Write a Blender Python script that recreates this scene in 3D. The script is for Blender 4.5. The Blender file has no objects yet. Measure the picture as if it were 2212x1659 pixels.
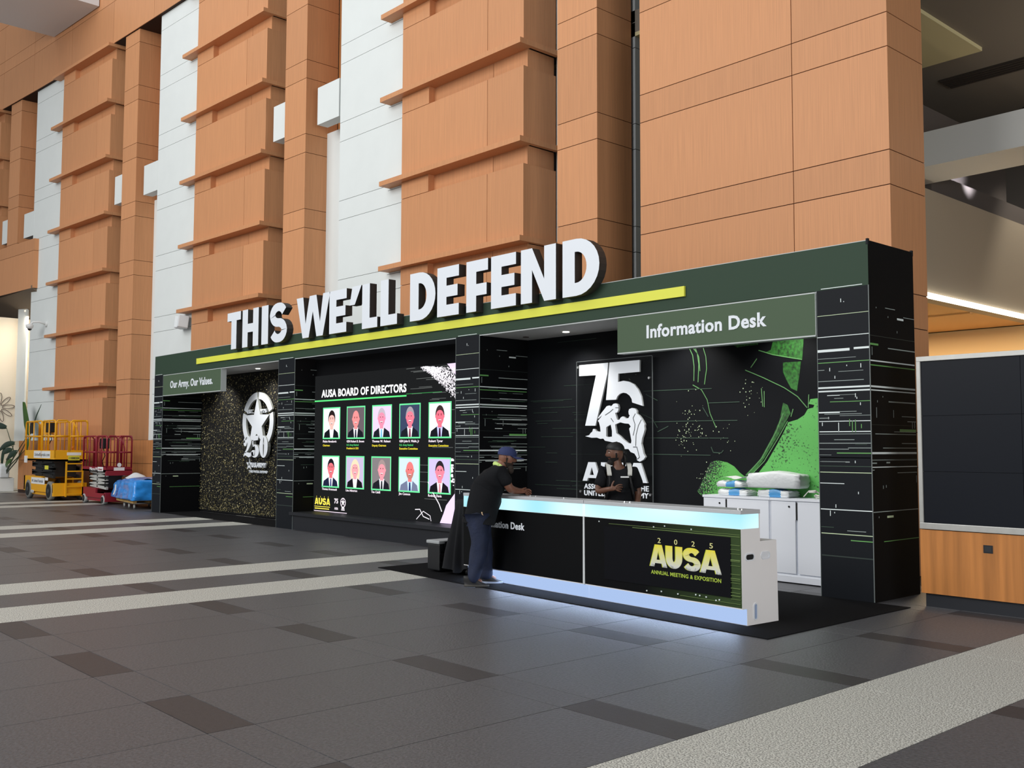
import bpy, bmesh, math, random
from mathutils import Vector, Matrix
random.seed(7)
S = bpy.context.scene
COL = S.collection
PI = math.pi

# ------------------------------------------------------------------ camera
cd = bpy.data.cameras.new('camera')
cam = bpy.data.objects.new('camera', cd)
COL.objects.link(cam)
F_PX, YAW, PIT, ROL = 2143.64, math.radians(48.12346), math.radians(3.64284), math.radians(0.17394)
cd.sensor_width = 36.0
cd.lens = F_PX / 2212 * 36.0
cd.clip_end = 300
fw = Vector((-math.sin(YAW) * math.cos(PIT), math.cos(YAW) * math.cos(PIT), math.sin(PIT)))
rt = Vector((math.cos(YAW), math.sin(YAW), 0))
up = rt.cross(fw)
r2 = rt * math.cos(ROL) + up * math.sin(ROL)
u2 = -rt * math.sin(ROL) + up * math.cos(ROL)
CAMP = Vector((5.42396, -10.10253, 1.66))
mw = Matrix((r2, u2, -fw)).transposed().to_4x4()
mw.translation = CAMP
cam.matrix_world = mw
S.camera = cam

# ------------------------------------------------------------------ world, daylight, exposure
S.view_settings.view_transform = 'Standard'
S.view_settings.look = 'None'
S.view_settings.exposure = 0.0
S.view_settings.gamma = 1.0
S.view_settings.use_curve_mapping = False
wd = bpy.data.worlds.new('atrium_sky')
S.world = wd
wd.use_nodes = True
bg = wd.node_tree.nodes['Background']
bg.inputs[0].default_value = (0.90, 0.95, 1.0, 1)
bg.inputs[1].default_value = 0.20

def area(name, loc, target, sx, sy, power, col=(1, 1, 1)):
    l = bpy.data.lights.new(name, 'AREA')
    l.shape = 'RECTANGLE'; l.size = sx; l.size_y = sy; l.energy = power; l.color = col
    o = bpy.data.objects.new(name, l); COL.objects.link(o)
    o.location = loc
    o.rotation_euler = (Vector(target) - Vector(loc)).to_track_quat('-Z', 'Y').to_euler()
    return o
# the glazed front and roof lights of the hall, opposite the timber wall
area('daylight_glazing', (-12, -26, 16), (-9, 2, 6), 30, 16, 7100, (1.0, 0.99, 0.97))
area('daylight_roof', (-18, -12, 26), (-18, -8, 0), 44, 14, 2200, (0.95, 0.98, 1.0))

# added low fill light from the right for the desk end, source unseen
area('fill_right', (16, -9, 2.6), (-4, -3, .6), 9, 4.5, 1300, (1.0, 0.99, 0.97))

# ------------------------------------------------------------------ materials
def s2l(c):
    c = c / 255.0
    return c / 12.92 if c <= 0.04045 else ((c + 0.055) / 1.055) ** 2.4
def L(rgb):
    return tuple(s2l(c) for c in rgb) + (1.0,)
MATS = {}
def pm(name, rgb, rough=0.5, metal=0.0, emit=0.0, ecol=None, var=0.0, vscale=8.0, bump=0.0, bscale=60.0, spec=0.5, stretch=(1, 1, 1), alpha=1.0, trans=0.0, rvar=0.0, ramp=(.3, .7)):
    if name in MATS: return MATS[name]
    m = bpy.data.materials.new(name); m.use_nodes = True
    nt = m.node_tree; b = nt.nodes['Principled BSDF']
    b.inputs['Base Color'].default_value = L(rgb)
    b.inputs['Roughness'].default_value = rough
    b.inputs['Metallic'].default_value = metal
    b.inputs['Specular IOR Level'].default_value = spec
    if trans: b.inputs['Transmission Weight'].default_value = trans
    if alpha < 1: b.inputs['Alpha'].default_value = alpha
    if emit:
        b.inputs['Emission Color'].default_value = L(ecol or rgb)
        b.inputs['Emission Strength'].default_value = emit
    vec = None
    if var or bump or rvar:
        g = nt.nodes.new('ShaderNodeNewGeometry')
        mp = nt.nodes.new('ShaderNodeMapping'); mp.inputs['Scale'].default_value = stretch
        nt.links.new(g.outputs['Position'], mp.inputs['Vector']); vec = mp.outputs[0]
    last = None
    if var:
        n = nt.nodes.new('ShaderNodeTexNoise'); n.inputs['Scale'].default_value = vscale; n.inputs['Detail'].default_value = 5
        nt.links.new(vec, n.inputs['Vector'])
        r = nt.nodes.new('ShaderNodeValToRGB')
        a = L(rgb)
        r.color_ramp.elements[0].position = ramp[0]; r.color_ramp.elements[1].position = ramp[1]
        r.color_ramp.elements[0].color = tuple(min(1, x * (1 - var)) for x in a[:3]) + (1,)
        r.color_ramp.elements[1].color = tuple(min(1, x * (1 + var)) for x in a[:3]) + (1,)
        nt.links.new(n.outputs[0], r.inputs[0]); last = r.outputs[0]
    if rvar:
        oi = nt.nodes.new('ShaderNodeObjectInfo')
        mr = nt.nodes.new('ShaderNodeMapRange'); mr.inputs['To Min'].default_value = 1 - rvar; mr.inputs['To Max'].default_value = 1 + rvar
        nt.links.new(oi.outputs['Random'], mr.inputs['Value'])
        hs = nt.nodes.new('ShaderNodeHueSaturation')
        nt.links.new(mr.outputs[0], hs.inputs['Value'])
        if last: nt.links.new(last, hs.inputs['Color'])
        else: hs.inputs['Color'].default_value = L(rgb)
        last = hs.outputs[0]
    if last: nt.links.new(last, b.inputs['Base Color'])
    if bump:
        n2 = nt.nodes.new('ShaderNodeTexNoise'); n2.inputs['Scale'].default_value = bscale; n2.inputs['Detail'].default_value = 4
        nt.links.new(vec, n2.inputs['Vector'])
        bp = nt.nodes.new('ShaderNodeBump'); bp.inputs['Strength'].default_value = bump; bp.inputs['Distance'].default_value = 0.01
        nt.links.new(n2.outputs[0], bp.inputs['Height']); nt.links.new(bp.outputs[0], b.inputs['Normal'])
    MATS[name] = m
    return m
def screen_mat(name, rgb, k=1.0):
    m = bpy.data.materials.new(name); m.use_nodes = True
    nt = m.node_tree; nt.nodes.remove(nt.nodes['Principled BSDF'])
    e = nt.nodes.new('ShaderNodeEmission'); e.inputs[0].default_value = L(rgb); e.inputs[1].default_value = k
    nt.links.new(e.outputs[0], nt.nodes['Material Output'].inputs[0])
    return m
_sc = {}
def em(rgb, k=1.0):
    key = (rgb, k)
    if key not in _sc: _sc[key] = screen_mat('lit_screen_colour', rgb, k)
    return _sc[key]

WOOD = pm('anigre_veneer', (206, 147, 104), 0.45, var=0.075, vscale=1.0, stretch=(60, 60, 1.2), rvar=0.06, spec=0.2)
WOOD2 = pm('anigre_plinth', (190, 128, 78), 0.4, var=0.16, vscale=1.0, stretch=(20, 20, 0.8), rvar=0.05)
CORE = pm('dark_reveal', (52, 30, 18), 0.9)
WHITE = pm('white_plaster', (226, 231, 230), 0.75, var=0.015, vscale=2.0)
GREYJ = pm('grey_joint', (120, 124, 124), 0.9)
WHITEP = pm('white_laminate', (226, 230, 236), 0.4)
FLOORC = pm('grout', (84, 82, 80), 0.8)
TILE = pm('dark_granite_flamed', (86, 86, 89), 0.38, var=0.28, vscale=48, bump=0.5, bscale=55, rvar=0.04, spec=0.42, stretch=(1, 1, 1))
ACC = pm('charcoal_granite', (60, 58, 60), 0.42, var=0.14, vscale=30, bump=0.15, bscale=120, spec=0.4)
GRAN = pm('speckled_grey_granite', (178, 178, 171), 0.55, var=0.55, vscale=95, bump=0.08, bscale=150, ramp=(.41, .57))
GREEN = pm('dark_green_laminate', (51, 70, 56), 0.6, spec=.2)
GREENS = pm('sage_green_sign', (80, 98, 77), 0.6, spec=.2)
YEL = pm('acid_yellow', (228, 230, 78), 0.5)
BLK = pm('black_graphic_vinyl', (24, 27, 32), 0.55, spec=0.15)
BLKD = pm('black_vinyl_shaded', (9, 10, 13), 0.6, spec=0.12)  # column vinyl darkened: shade on the right-hand sides put into the colour
BLKF = pm('black_fabric', (14, 15, 18), 0.9, spec=0.15)
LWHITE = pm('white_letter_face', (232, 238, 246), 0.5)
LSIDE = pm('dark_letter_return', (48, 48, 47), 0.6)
SOFF = pm('pale_grey_soffit', (196, 196, 196), 0.8)
EDGE = pm('light_edge_trim', (190, 196, 196), 0.5)

# ------------------------------------------------------------------ mesh helpers
class MB:
    def __init__(s): s.v = []; s.f = []; s.m = []; s.cur = 0
    def mat(s, i): s.cur = i; return s
    def add(s, vs, fs):
        o = len(s.v); s.v += [tuple(v) for v in vs]
        for f in fs: s.f.append([o + i for i in f]); s.m.append(s.cur)
        return s
    def box(s, x0, x1, y0, y1, z0, z1, b=0.0):
        if b:
            return s.bev(x0, x1, y0, y1, z0, z1, b)
        vs = [(x, y, z) for z in (z0, z1) for x, y in ((x0, y0), (x1, y0), (x1, y1), (x0, y1))]
        return s.add(vs, [(3, 2, 1, 0), (4, 5, 6, 7), (0, 1, 5, 4), (1, 2, 6, 5), (2, 3, 7, 6), (3, 0, 4, 7)])
    def bev(s, x0, x1, y0, y1, z0, z1, b):
        bm = bmesh.new()
        bmesh.ops.create_cube(bm, size=1)
        for v in bm.verts:
            v.co = Vector((x0 + (v.co.x + .5) * (x1 - x0), y0 + (v.co.y + .5) * (y1 - y0), z0 + (v.co.z + .5) * (z1 - z0)))
        bmesh.ops.bevel(bm, geom=list(bm.edges), offset=b, segments=2, affect='EDGES', profile=0.5)
        bm.verts.index_update()
        s.add([v.co for v in bm.verts], [[v.index for v in f.verts] for f in bm.faces]); bm.free()
        return s
    def plan(s, pts, z0, z1):
        n = len(pts)
        vs = [(p[0], p[1], z0) for p in pts] + [(p[0], p[1], z1) for p in pts]
        fs = [tuple(range(n - 1, -1, -1)), tuple(range(n, 2 * n))] + [(i, (i + 1) % n, n + (i + 1) % n, n + i) for i in range(n)]
        return s.add(vs, fs)
    def prism_y(s, pts, y0, y1, side=None):
        """outline in x,z; front face at y0 (towards -y), back at y1"""
        n = len(pts)
        a = sum(pts[i][0] * pts[(i + 1) % n][1] - pts[(i + 1) % n][0] * pts[i][1] for i in range(n))
        if a < 0: pts = pts[::-1]
        vs = [(p[0], y0, p[1]) for p in pts] + [(p[0], y1, p[1]) for p in pts]
        c = s.cur
        s.add(vs, [tuple(range(n)), tuple(range(2 * n - 1, n - 1, -1))])
        if side is not None: s.cur = side
        s.add(vs, [(i, n + i, n + (i + 1) % n, (i + 1) % n) for i in range(n)])
        s.cur = c
        return s
    def strip(s, outer, inner, y0, y1, side=None):
        n = len(outer)
        for i in range(n - 1):
            s.prism_y([outer[i], outer[i + 1], inner[i + 1], inner[i]], y0, y1, side)
        return s
    def line(s, pts, w, y, dy=0.004):
        for i in range(len(pts) - 1):
            (x0, z0), (x1, z1) = pts[i], pts[i + 1]
            dx, dz = x1 - x0, z1 - z0; l = math.hypot(dx, dz) or 1
            nx, nz = -dz / l * w / 2, dx / l * w / 2
            s.prism_y([(x0 + nx, z0 + nz), (x1 + nx, z1 + nz), (x1 - nx, z1 - nz), (x0 - nx, z0 - nz)], y, y + dy)
        return s
    def tube(s, pts, r, n=8, cap=True):
        pts = [Vector(p) for p in pts]; o = len(s.v)
        rr = r if isinstance(r, (list, tuple)) else [r] * len(pts)
        ref = None
        for i, p in enumerate(pts):
            t = (pts[min(i + 1, len(pts) - 1)] - pts[max(i - 1, 0)]).normalized()
            if ref is None:
                ref = Vector((0, 0, 1)) if abs(t.z) < .9 else Vector((1, 0, 0))
            a = t.cross(ref).normalized(); b = a.cross(t).normalized(); ref = b
            for k in range(n):
                w = 2 * PI * k / n
                s.v.append(tuple(p + (a * math.cos(w) + b * math.sin(w)) * rr[i]))
        for i in range(len(pts) - 1):
            for k in range(n):
                q = o + i * n
                s.f.append([q + k, q + (k + 1) % n, q + n + (k + 1) % n, q + n + k]); s.m.append(s.cur)
        if cap:
            s.f.append([o + k for k in range(n - 1, -1, -1)]); s.m.append(s.cur)
            q = o + (len(pts) - 1) * n
            s.f.append([q + k for k in range(n)]); s.m.append(s.cur)
        return s
    def cyl(s, c, axis, r, h, n=20, prof=None):
        """lathe around axis through c; prof = [(t, r)]"""
        ax = Vector(axis).normalized()
        prof = prof or [(-h / 2, r), (h / 2, r)]
        return s.tube([Vector(c) + ax * t for t, _ in prof], [q for _, q in prof], n)
    def ball(s, c, rx, ry, rz, n=12, m=8):
        o = len(s.v); c = Vector(c)
        s.v.append(tuple(c + Vector((0, 0, -rz))))
        for i in range(1, m):
            t = -PI / 2 + PI * i / m
            for k in range(n):
                w = 2 * PI * k / n
                s.v.append(tuple(c + Vector((rx * math.cos(t) * math.cos(w), ry * math.cos(t) * math.sin(w), rz * math.sin(t)))))
        s.v.append(tuple(c + Vector((0, 0, rz)))); top = len(s.v) - 1
        for k in range(n):
            s.f.append([o, o + 1 + (k + 1) % n, o + 1 + k]); s.m.append(s.cur)
            q = o + 1 + (m - 2) * n
            s.f.append([q + k, q + (k + 1) % n, top]); s.m.append(s.cur)
        for i in range(m - 2):
            q = o + 1 + i * n
            for k in range(n):
                s.f.append([q + k, q + (k + 1) % n, q + n + (k + 1) % n, q + n + k]); s.m.append(s.cur)
        return s
    def mesh(s, name, mats, smooth=False):
        me = bpy.data.meshes.new(name)
        me.from_pydata(s.v, [], s.f); me.update()
        for m in (mats if isinstance(mats, (list, tuple)) else [mats]): me.materials.append(m)
        me.polygons.foreach_set('material_index', s.m)
        if smooth:
            me.polygons.foreach_set('use_smooth', [True] * len(me.polygons))
        me.update()
        return me
    def build(s, name, mats, parent=None, smooth=False, **kw):
        return link(s.mesh(name, mats, smooth), name, parent, **kw)
def link(me, name, parent=None, label=None, cat=None, group=None, kind=None, loc=None, rz=None):
    o = bpy.data.objects.new(name, me); COL.objects.link(o)
    if parent: o.parent = parent
    if loc: o.location = loc
    if rz is not None: o.rotation_euler[2] = rz
    tag(o, label, cat, group, kind)
    return o
def tag(o, label=None, cat=None, group=None, kind=None):
    if label: o['label'] = label
    if cat: o['category'] = cat
    if group: o['group'] = group
    if kind: o['kind'] = kind
    return o
def thing(name, label, cat, loc=(0, 0, 0), rz=0.0, group=None):
    return link(None, name, None, label, cat, group, None, loc, rz)
def struct(name, mb, mats, smooth=False):
    return mb.build(name, mats, None, smooth, kind='structure')
def box(name, mats, x0, x1, y0, y1, z0, z1, parent=None, b=0.0, **kw):
    return MB().box(x0, x1, y0, y1, z0, z1, b).build(name, mats, parent, **kw)

def text_mesh(body, x0, x1, z0, h, y, mats, depth=0.004, bold=0.02, parent=None, name='lettering', space=1.06, words=False, **kw):
    """flat bold lettering facing -y: cap height h on baseline z0, squeezed into x0..x1"""
    c = bpy.data.curves.new('t', 'FONT'); c.body = body; c.size = 1.0; c.offset = bold; c.extrude = 0.5; c.space_character = space
    c.resolution_u = 3
    o = bpy.data.objects.new('t', c); COL.objects.link(o)
    me = bpy.data.meshes.new_from_object(o.evaluated_get(bpy.context.evaluated_depsgraph_get()))
    bpy.data.objects.remove(o); bpy.data.curves.remove(c)
    xs = [v.co.x for v in me.vertices]; mn, mx = min(xs), max(xs)
    capk = h / 0.70
    for v in me.vertices:
        x, yy, z = v.co
        v.co = Vector((x0 + (x - mn) / (mx - mn) * (x1 - x0), y - z * depth + depth * .5 - depth, z0 + yy * capk))
    me.materials.clear()
    for m in (mats if isinstance(mats, (list, tuple)) else [mats]): me.materials.append(m)
    me.update()
    if not words or ' ' not in body: return link(me, name, parent, **kw)
    # one object per word: cut where the gap between letters is widest
    iv = []
    bm = bmesh.new(); bm.from_mesh(me); seen = set()
    for v0 in bm.verts:
        if v0 in seen: continue
        st = [v0]; isl = []
        seen.add(v0)
        while st:
            v = st.pop(); isl.append(v)
            for e in v.link_edges:
                w = e.other_vert(v)
                if w not in seen: seen.add(w); st.append(w)
        iv.append((min(v.co.x for v in isl), max(v.co.x for v in isl)))
    bm.free()
    iv.sort(); gaps = []; hi = iv[0][1]
    for a, b in iv[1:]:
        gaps.append((a - hi, (a + hi) / 2)); hi = max(hi, b)
    cuts = sorted(c for _, c in sorted(gaps)[-body.count(' '):])
    bounds = [-1e9] + cuts + [1e9]; res = []
    for lo, hi in zip(bounds[:-1], bounds[1:]):
        bm = bmesh.new(); bm.from_mesh(me)
        bmesh.ops.delete(bm, geom=[v for v in bm.verts if not lo <= v.co.x < hi], context='VERTS')
        m2 = bpy.data.meshes.new('word'); bm.to_mesh(m2); bm.free()
        for m in me.materials: m2.materials.append(m)
        res.append(link(m2, 'word', parent, **kw))
    return res[0]
LET= [('T', -15.182, -14.546), ('H', -14.46, -13.731), ('I', -13.593, -13.305), ('S', -13.242, -12.512), ('W', -12.143, -10.881), ('E', -10.901, -10.301), ('q', -10.238, -9.806), ('L', -9.776, -9.284), ('L', -9.186, -8.679), ('D', -8.3, -7.587), ('E', -7.537, -6.969), ('F', -6.777, -6.247), ('E', -6.172, -5.596), ('N', -5.485, -4.735), ('D', -4.599, -3.878)]
SEVEN= [(-5.316, 2.931), (-4.709, 2.935), (-4.726, 2.77), (-4.973, 1.99), (-5.189, 1.993), (-4.96, 2.76), (-5.317, 2.764)]
FIVE= [(-4.68, 2.936), (-4.087, 2.937), (-4.091, 2.764), (-4.506, 2.759), (-4.51, 2.635), (-4.402, 2.647), (-4.298, 2.63), (-4.196, 2.587), (-4.117, 2.506), (-4.06, 2.405), (-4.032, 2.264), (-4.234, 2.32), (-4.244, 2.373), (-4.285, 2.424), (-4.344, 2.46), (-4.41, 2.471), (-4.478, 2.456), (-4.523, 2.422), (-4.553, 2.372), (-4.754, 2.373)]
FIG= [(-4.92, 2.104), (-4.829, 2.193), (-4.767, 2.248), (-4.736, 2.279), (-4.683, 2.289), (-4.645, 2.273), (-4.629, 2.284), (-4.599, 2.311), (-4.55, 2.317), (-4.508, 2.297), (-4.494, 2.252), (-4.501, 2.213), (-4.524, 2.18), (-4.566, 2.175), (-4.547, 2.13), (-4.525, 2.073), (-4.487, 2.067), (-4.45, 2.106), (-4.412, 2.12), (-4.375, 2.104), (-4.353, 2.087), (-4.302, 2.092), (-4.275, 2.13), (-4.294, 2.147), (-4.301, 2.191), (-4.286, 2.224), (-4.235, 2.239), (-4.177, 2.23), (-4.141, 2.198), (-4.141, 2.154), (-4.098, 2.131), (-4.055, 2.087), (-4.02, 2.042), (-3.992, 1.998), (-3.999, 1.965), (-3.992, 1.922), (-4.014, 1.857), (-4.043, 1.791), (-4.058, 1.715), (-4.037, 1.65), (-4.016, 1.573), (-3.981, 1.525), (-4.017, 1.486), (-4.088, 1.455), (-4.138, 1.474), (-4.145, 1.518), (-4.188, 1.572), (-4.261, 1.594), (-4.304, 1.638), (-4.378, 1.637), (-4.452, 1.682), (-4.526, 1.749), (-4.617, 1.738), (-4.769, 1.761), (-4.807, 1.795), (-4.869, 1.789), (-4.939, 1.809), (-5.049, 1.807), (-5.18, 1.831), (-5.097, 1.848), (-5.065, 1.882), (-5.033, 1.899), (-5.017, 1.939), (-4.986, 1.942), (-4.947, 1.904), (-4.861, 1.897), (-4.869, 1.966), (-4.892, 2.035), (-4.915, 2.064), (-4.86, 2.108), (-4.829, 2.147), (-4.904, 2.098)]
FH1= [(-4.745, 1.964), (-4.653, 2.003), (-4.628, 1.906), (-4.628, 1.822), (-4.708, 1.815), (-4.746, 1.828)]
FH2= [(-4.567, 2.001), (-4.465, 2.033), (-4.376, 2.015), (-4.295, 2.008), (-4.258, 1.969), (-4.288, 1.936), (-4.266, 1.848), (-4.245, 1.759), (-4.253, 1.721), (-4.304, 1.721), (-4.407, 1.782), (-4.466, 1.827), (-4.541, 1.872)]
FLN= [[(-4.166, 2.155), (-4.21, 2.09), (-4.174, 2.001), (-4.182, 1.924), (-4.211, 1.836)], [(-4.051, 2.065), (-4.109, 1.978), (-4.153, 1.847), (-4.161, 1.682)], [(-4.648, 2.098), (-4.596, 2.041)], [(-4.602, 2.232), (-4.671, 2.189), (-4.763, 2.146)], [(-4.557, 2.252), (-4.489, 2.25)], [(-4.212, 1.669), (-4.14, 1.669), (-4.091, 1.518), (-4.134, 1.491)]]
MUR= {'bright': [(-1.264, 2.283), (-1.366, 2.276), (-1.391, 2.217), (-1.312, 2.2), (-1.328, 2.168), (-1.404, 2.154), (-1.457, 2.077), (-1.554, 2.023), (-1.692, 1.989), (-1.769, 1.847), (-1.871, 1.689), (-2.009, 1.486), (-2.165, 1.316), (-2.269, 1.289), (-2.273, 0.998), (-1.261, 1.032)], 'patch': [(-2.917, 1.467), (-2.805, 1.491), (-2.641, 1.463), (-2.533, 1.412), (-2.444, 1.332), (-2.374, 1.286), (-2.269, 1.289), (-2.273, 0.998), (-3.074, 0.997), (-3.15, 1.055), (-3.052, 1.212)], 'upper': [(-1.899, 3.063), (-1.447, 3.066), (-1.473, 2.791), (-1.687, 2.822), (-2.021, 2.91), (-1.935, 2.941)], 'upper2': [(-2.529, 3.052), (-2.421, 3.074), (-2.139, 3.067), (-2.131, 3.022), (-2.315, 3.02), (-2.457, 3.008)], 'strap': [(-1.754, 2.762), (-1.493, 2.76), (-1.511, 2.625), (-1.556, 2.385), (-1.644, 2.425), (-1.708, 2.535), (-1.756, 2.639)], 'band': [(-1.762, 2.242), (-1.697, 2.212), (-1.653, 2.103), (-1.7, 2.033), (-1.852, 1.805), (-2.076, 1.5), (-2.252, 1.299), (-2.356, 1.301), (-2.128, 1.499), (-1.919, 1.819), (-1.816, 2.02)]}
MLN= [[(-4.107, 2.484), (-3.567, 2.482), (-2.885, 2.474)], [(-2.944, 2.276), (-2.43, 2.275)], [(-4.068, 2.032), (-3.176, 2.033), (-2.469, 2.029)], [(-4.069, 1.801), (-2.617, 1.791)], [(-4.071, 1.565), (-2.915, 1.558)], [(-3.263, 3.059), (-3.205, 2.953), (-3.183, 2.795), (-3.189, 2.591)], [(-3.204, 3.063), (-3.127, 2.979), (-3.1, 2.821), (-3.116, 2.572)], [(-3.165, 3.068), (-3.099, 2.914), (-3.082, 2.726)], [(-3.03, 3.066), (-2.978, 2.922), (-2.967, 2.751), (-3.007, 2.536)], [(-3.209, 2.538), (-3.056, 2.461), (-2.962, 2.318), (-2.917, 2.132), (-2.817, 1.932)], [(-2.335, 2.697), (-2.075, 2.59), (-1.741, 2.436), (-1.547, 2.314), (-1.414, 2.168)], [(-2.086, 2.443), (-2.068, 2.201)], [(-2.044, 2.405), (-2.044, 2.193)], [(-1.699, 2.004), (-1.851, 1.776), (-2.058, 1.485), (-2.268, 1.295)], [(-2.122, 2.947), (-1.901, 2.873), (-1.475, 2.783)], [(-2.247, 2.725), (-2.149, 2.838)], [(-2.904, 1.673), (-2.868, 1.597), (-2.738, 1.59), (-2.701, 1.628)], [(-3.848, 1.888), (-3.648, 1.966)], [(-4.195, 2.17), (-3.941, 2.075), (-3.848, 1.945)], [(-3.04, 2.22), (-2.946, 2.087)], [(-1.387, 2.336), (-1.398, 2.167)], [(-4.065, 2.437), (-3.845, 2.34)], [(-1.649, 2.06), (-1.615, 2.159)], [(-2.338, 1.297), (-2.092, 1.529), (-1.867, 1.877), (-1.763, 2.106)]]
GF= [(-0.588, -0.083, 3.465, 0.008, 'W'), (-0.638, -0.015, 3.157, 0.006, 'P'), (-0.642, -0.012, 2.914, 0.008, 'W'), (-0.645, -0.247, 2.757, 0.029, 'W'), (-0.197, -0.012, 2.764, 0.022, 'W'), (-0.643, -0.174, 2.667, 0.005, 'w'), (-0.639, -0.015, 2.621, 0.008, 'G'), (-0.644, -0.561, 2.539, 0.006, 'w'), (-0.388, -0.089, 2.515, 0.005, 'w'), (-0.643, -0.085, 2.412, 0.007, 'w'), (-0.644, -0.011, 2.338, 0.019, 'W'), (-0.641, -0.012, 2.298, 0.016, 'W'), (-0.531, -0.376, 2.25, 0.007, 'W'), (-0.376, -0.191, 2.254, 0.004, 'w'), (-0.445, -0.334, 2.215, 0.006, 'w'), (-0.498, -0.011, 2.178, 0.007, 'G'), (-0.64, -0.38, 2.06, 0.015, 'W'), (-0.38, -0.178, 2.066, 0.006, 'w'), (-0.57, -0.116, 2.04, 0.006, 'w'), (-0.381, -0.012, 2.021, 0.005, 'w'), (-0.633, -0.51, 1.997, 0.008, 'w'), (-0.638, -0.008, 1.96, 0.008, 'W'), (-0.635, -0.01, 1.844, 0.01, 'W'), (-0.636, -0.011, 1.817, 0.006, 'w'), (-0.454, -0.209, 1.754, 0.007, 'w'), (-0.638, -0.013, 1.715, 0.008, 'w'), (-0.202, -0.062, 1.7, 0.003, 'g'), (-0.639, -0.278, 1.649, 0.007, 'w'), (-0.286, -0.014, 1.663, 0.007, 'w'), (-0.423, -0.011, 1.606, 0.011, 'G'), (-0.64, -0.492, 1.584, 0.004, 'w'), (-0.641, -0.016, 1.555, 0.008, 'w'), (-0.615, -0.273, 1.51, 0.009, 'w'), (-0.638, -0.008, 1.555, 0.008, 'W'), (-0.634, -0.321, 1.51, 0.004, 'w'), (-0.321, -0.271, 1.507, 0.009, 'W'), (-0.635, -0.01, 1.46, 0.005, 'g'), (-0.634, -0.011, 1.391, 0.008, 'P'), (-0.636, -0.34, 1.268, 0.008, 'W'), (-0.634, -0.006, 0.978, 0.01, 'W'), (-0.63, -0.478, 0.78, 0.005, 'g'), (-0.315, -0.093, 0.752, 0.007, 'w'), (-0.631, -0.015, 0.71, 0.009, 'P'), (-0.274, -0.007, 0.649, 0.01, 'G'), (-0.629, -0.011, 0.464, 0.013, 'd')]
GFT= [(-0.343, 3.332, 3.292), (-0.308, 3.299, 3.29), (-0.396, 1.945, 1.836), (-0.494, 2.562, 2.523), (-0.187, 2.264, 2.221), (-0.171, 2.225, 2.202), (-0.432, 2.469, 2.438), (-0.285, 2.586, 2.571), (-0.117, 2.592, 2.545), (-0.263, 1.981, 1.904), (-0.23, 1.965, 1.834), (-0.193, 1.975, 1.834), (-0.123, 1.925, 1.879), (-0.598, 1.948, 1.909), (-0.519, 2.009, 1.986), (-0.13, 2.162, 2.132), (-0.517, 0.964, 0.905), (-0.447, 1.036, 0.999), (-0.173, 1.185, 1.159), (-0.204, 1.523, 1.497), (-0.464, 0.951, 0.936)]
GS= [(0.36, 0.585, 3.225, 0.008, 'w'), (0.778, 1.048, 3.154, 0.007, 'w'), (0.629, 0.777, 3.124, 0.022, 'W'), (0.007, 1.036, 2.896, 0.005, 'd'), (0.009, 0.187, 2.801, 0.021, 'G'), (0.404, 1.057, 2.775, 0.011, 'w'), (-0.01, 1.023, 2.619, 0.014, 'W'), (-0.006, 1.02, 2.57, 0.012, 'G'), (-0.015, 1.026, 2.336, 0.02, 'W'), (-0.011, 1.024, 2.296, 0.013, 'W'), (0.395, 1.018, 2.177, 0.013, 'w'), (0.693, 1.011, 2.019, 0.007, 'w'), (0.823, 1.025, 1.964, 0.008, 'w'), (-0.002, 1.023, 1.917, 0.003, 'd'), (0.638, 1.02, 1.861, 0.029, 'G'), (0.508, 1.019, 1.844, 0.006, 'w'), (0.085, 1.018, 1.817, 0.008, 'w'), (0.68, 1.03, 1.715, 0.007, 'w'), (0.248, 1.027, 1.663, 0.008, 'w'), (-0.008, 1.025, 1.607, 0.022, 'W'), (-0.011, 1.021, 1.531, 0.009, 'w'), (-0.01, 1.032, 1.534, 0.007, 'w'), (-0.012, 0.105, 1.498, 0.013, 'w'), (0.318, 0.397, 1.502, 0.015, 'w'), (-0.013, 1.028, 1.454, 0.01, 'W'), (0.566, 1.025, 1.387, 0.008, 'w'), (-0.015, 0.051, 1.423, 0.009, 'w'), (0.013, 1.047, 0.968, 0.009, 'w'), (0.229, 1.032, 0.641, 0.008, 'G'), (0.311, 0.451, 0.907, 0.023, 'P')]
GST= [(0.121, 2.108, 1.994), (0.502, 2.088, 2.002), (0.266, 2.236, 2.221), (0.146, 2.186, 2.163), (0.623, 2.986, 2.962), (0.42, 3.138, 3.119), (0.157, 3.22, 3.204), (0.94, 1.964, 1.884), (0.99, 1.957, 1.889), (0.048, 2.771, 2.679), (0.237, 1.252, 1.216), (0.302, 1.256, 1.227), (1.009, 1.351, 1.27), (0.13, 0.92, 0.901)]

# ------------------------------------------------------------------ setting: floor
P = 1.8288; LW = 5.5256; LN = 5.0681
GC = (-1.83184460e-03, -2.13856314e-02, 1.94679874)
def gy(x): return GC[0] * x * x + GC[1] * x + GC[2]

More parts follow.
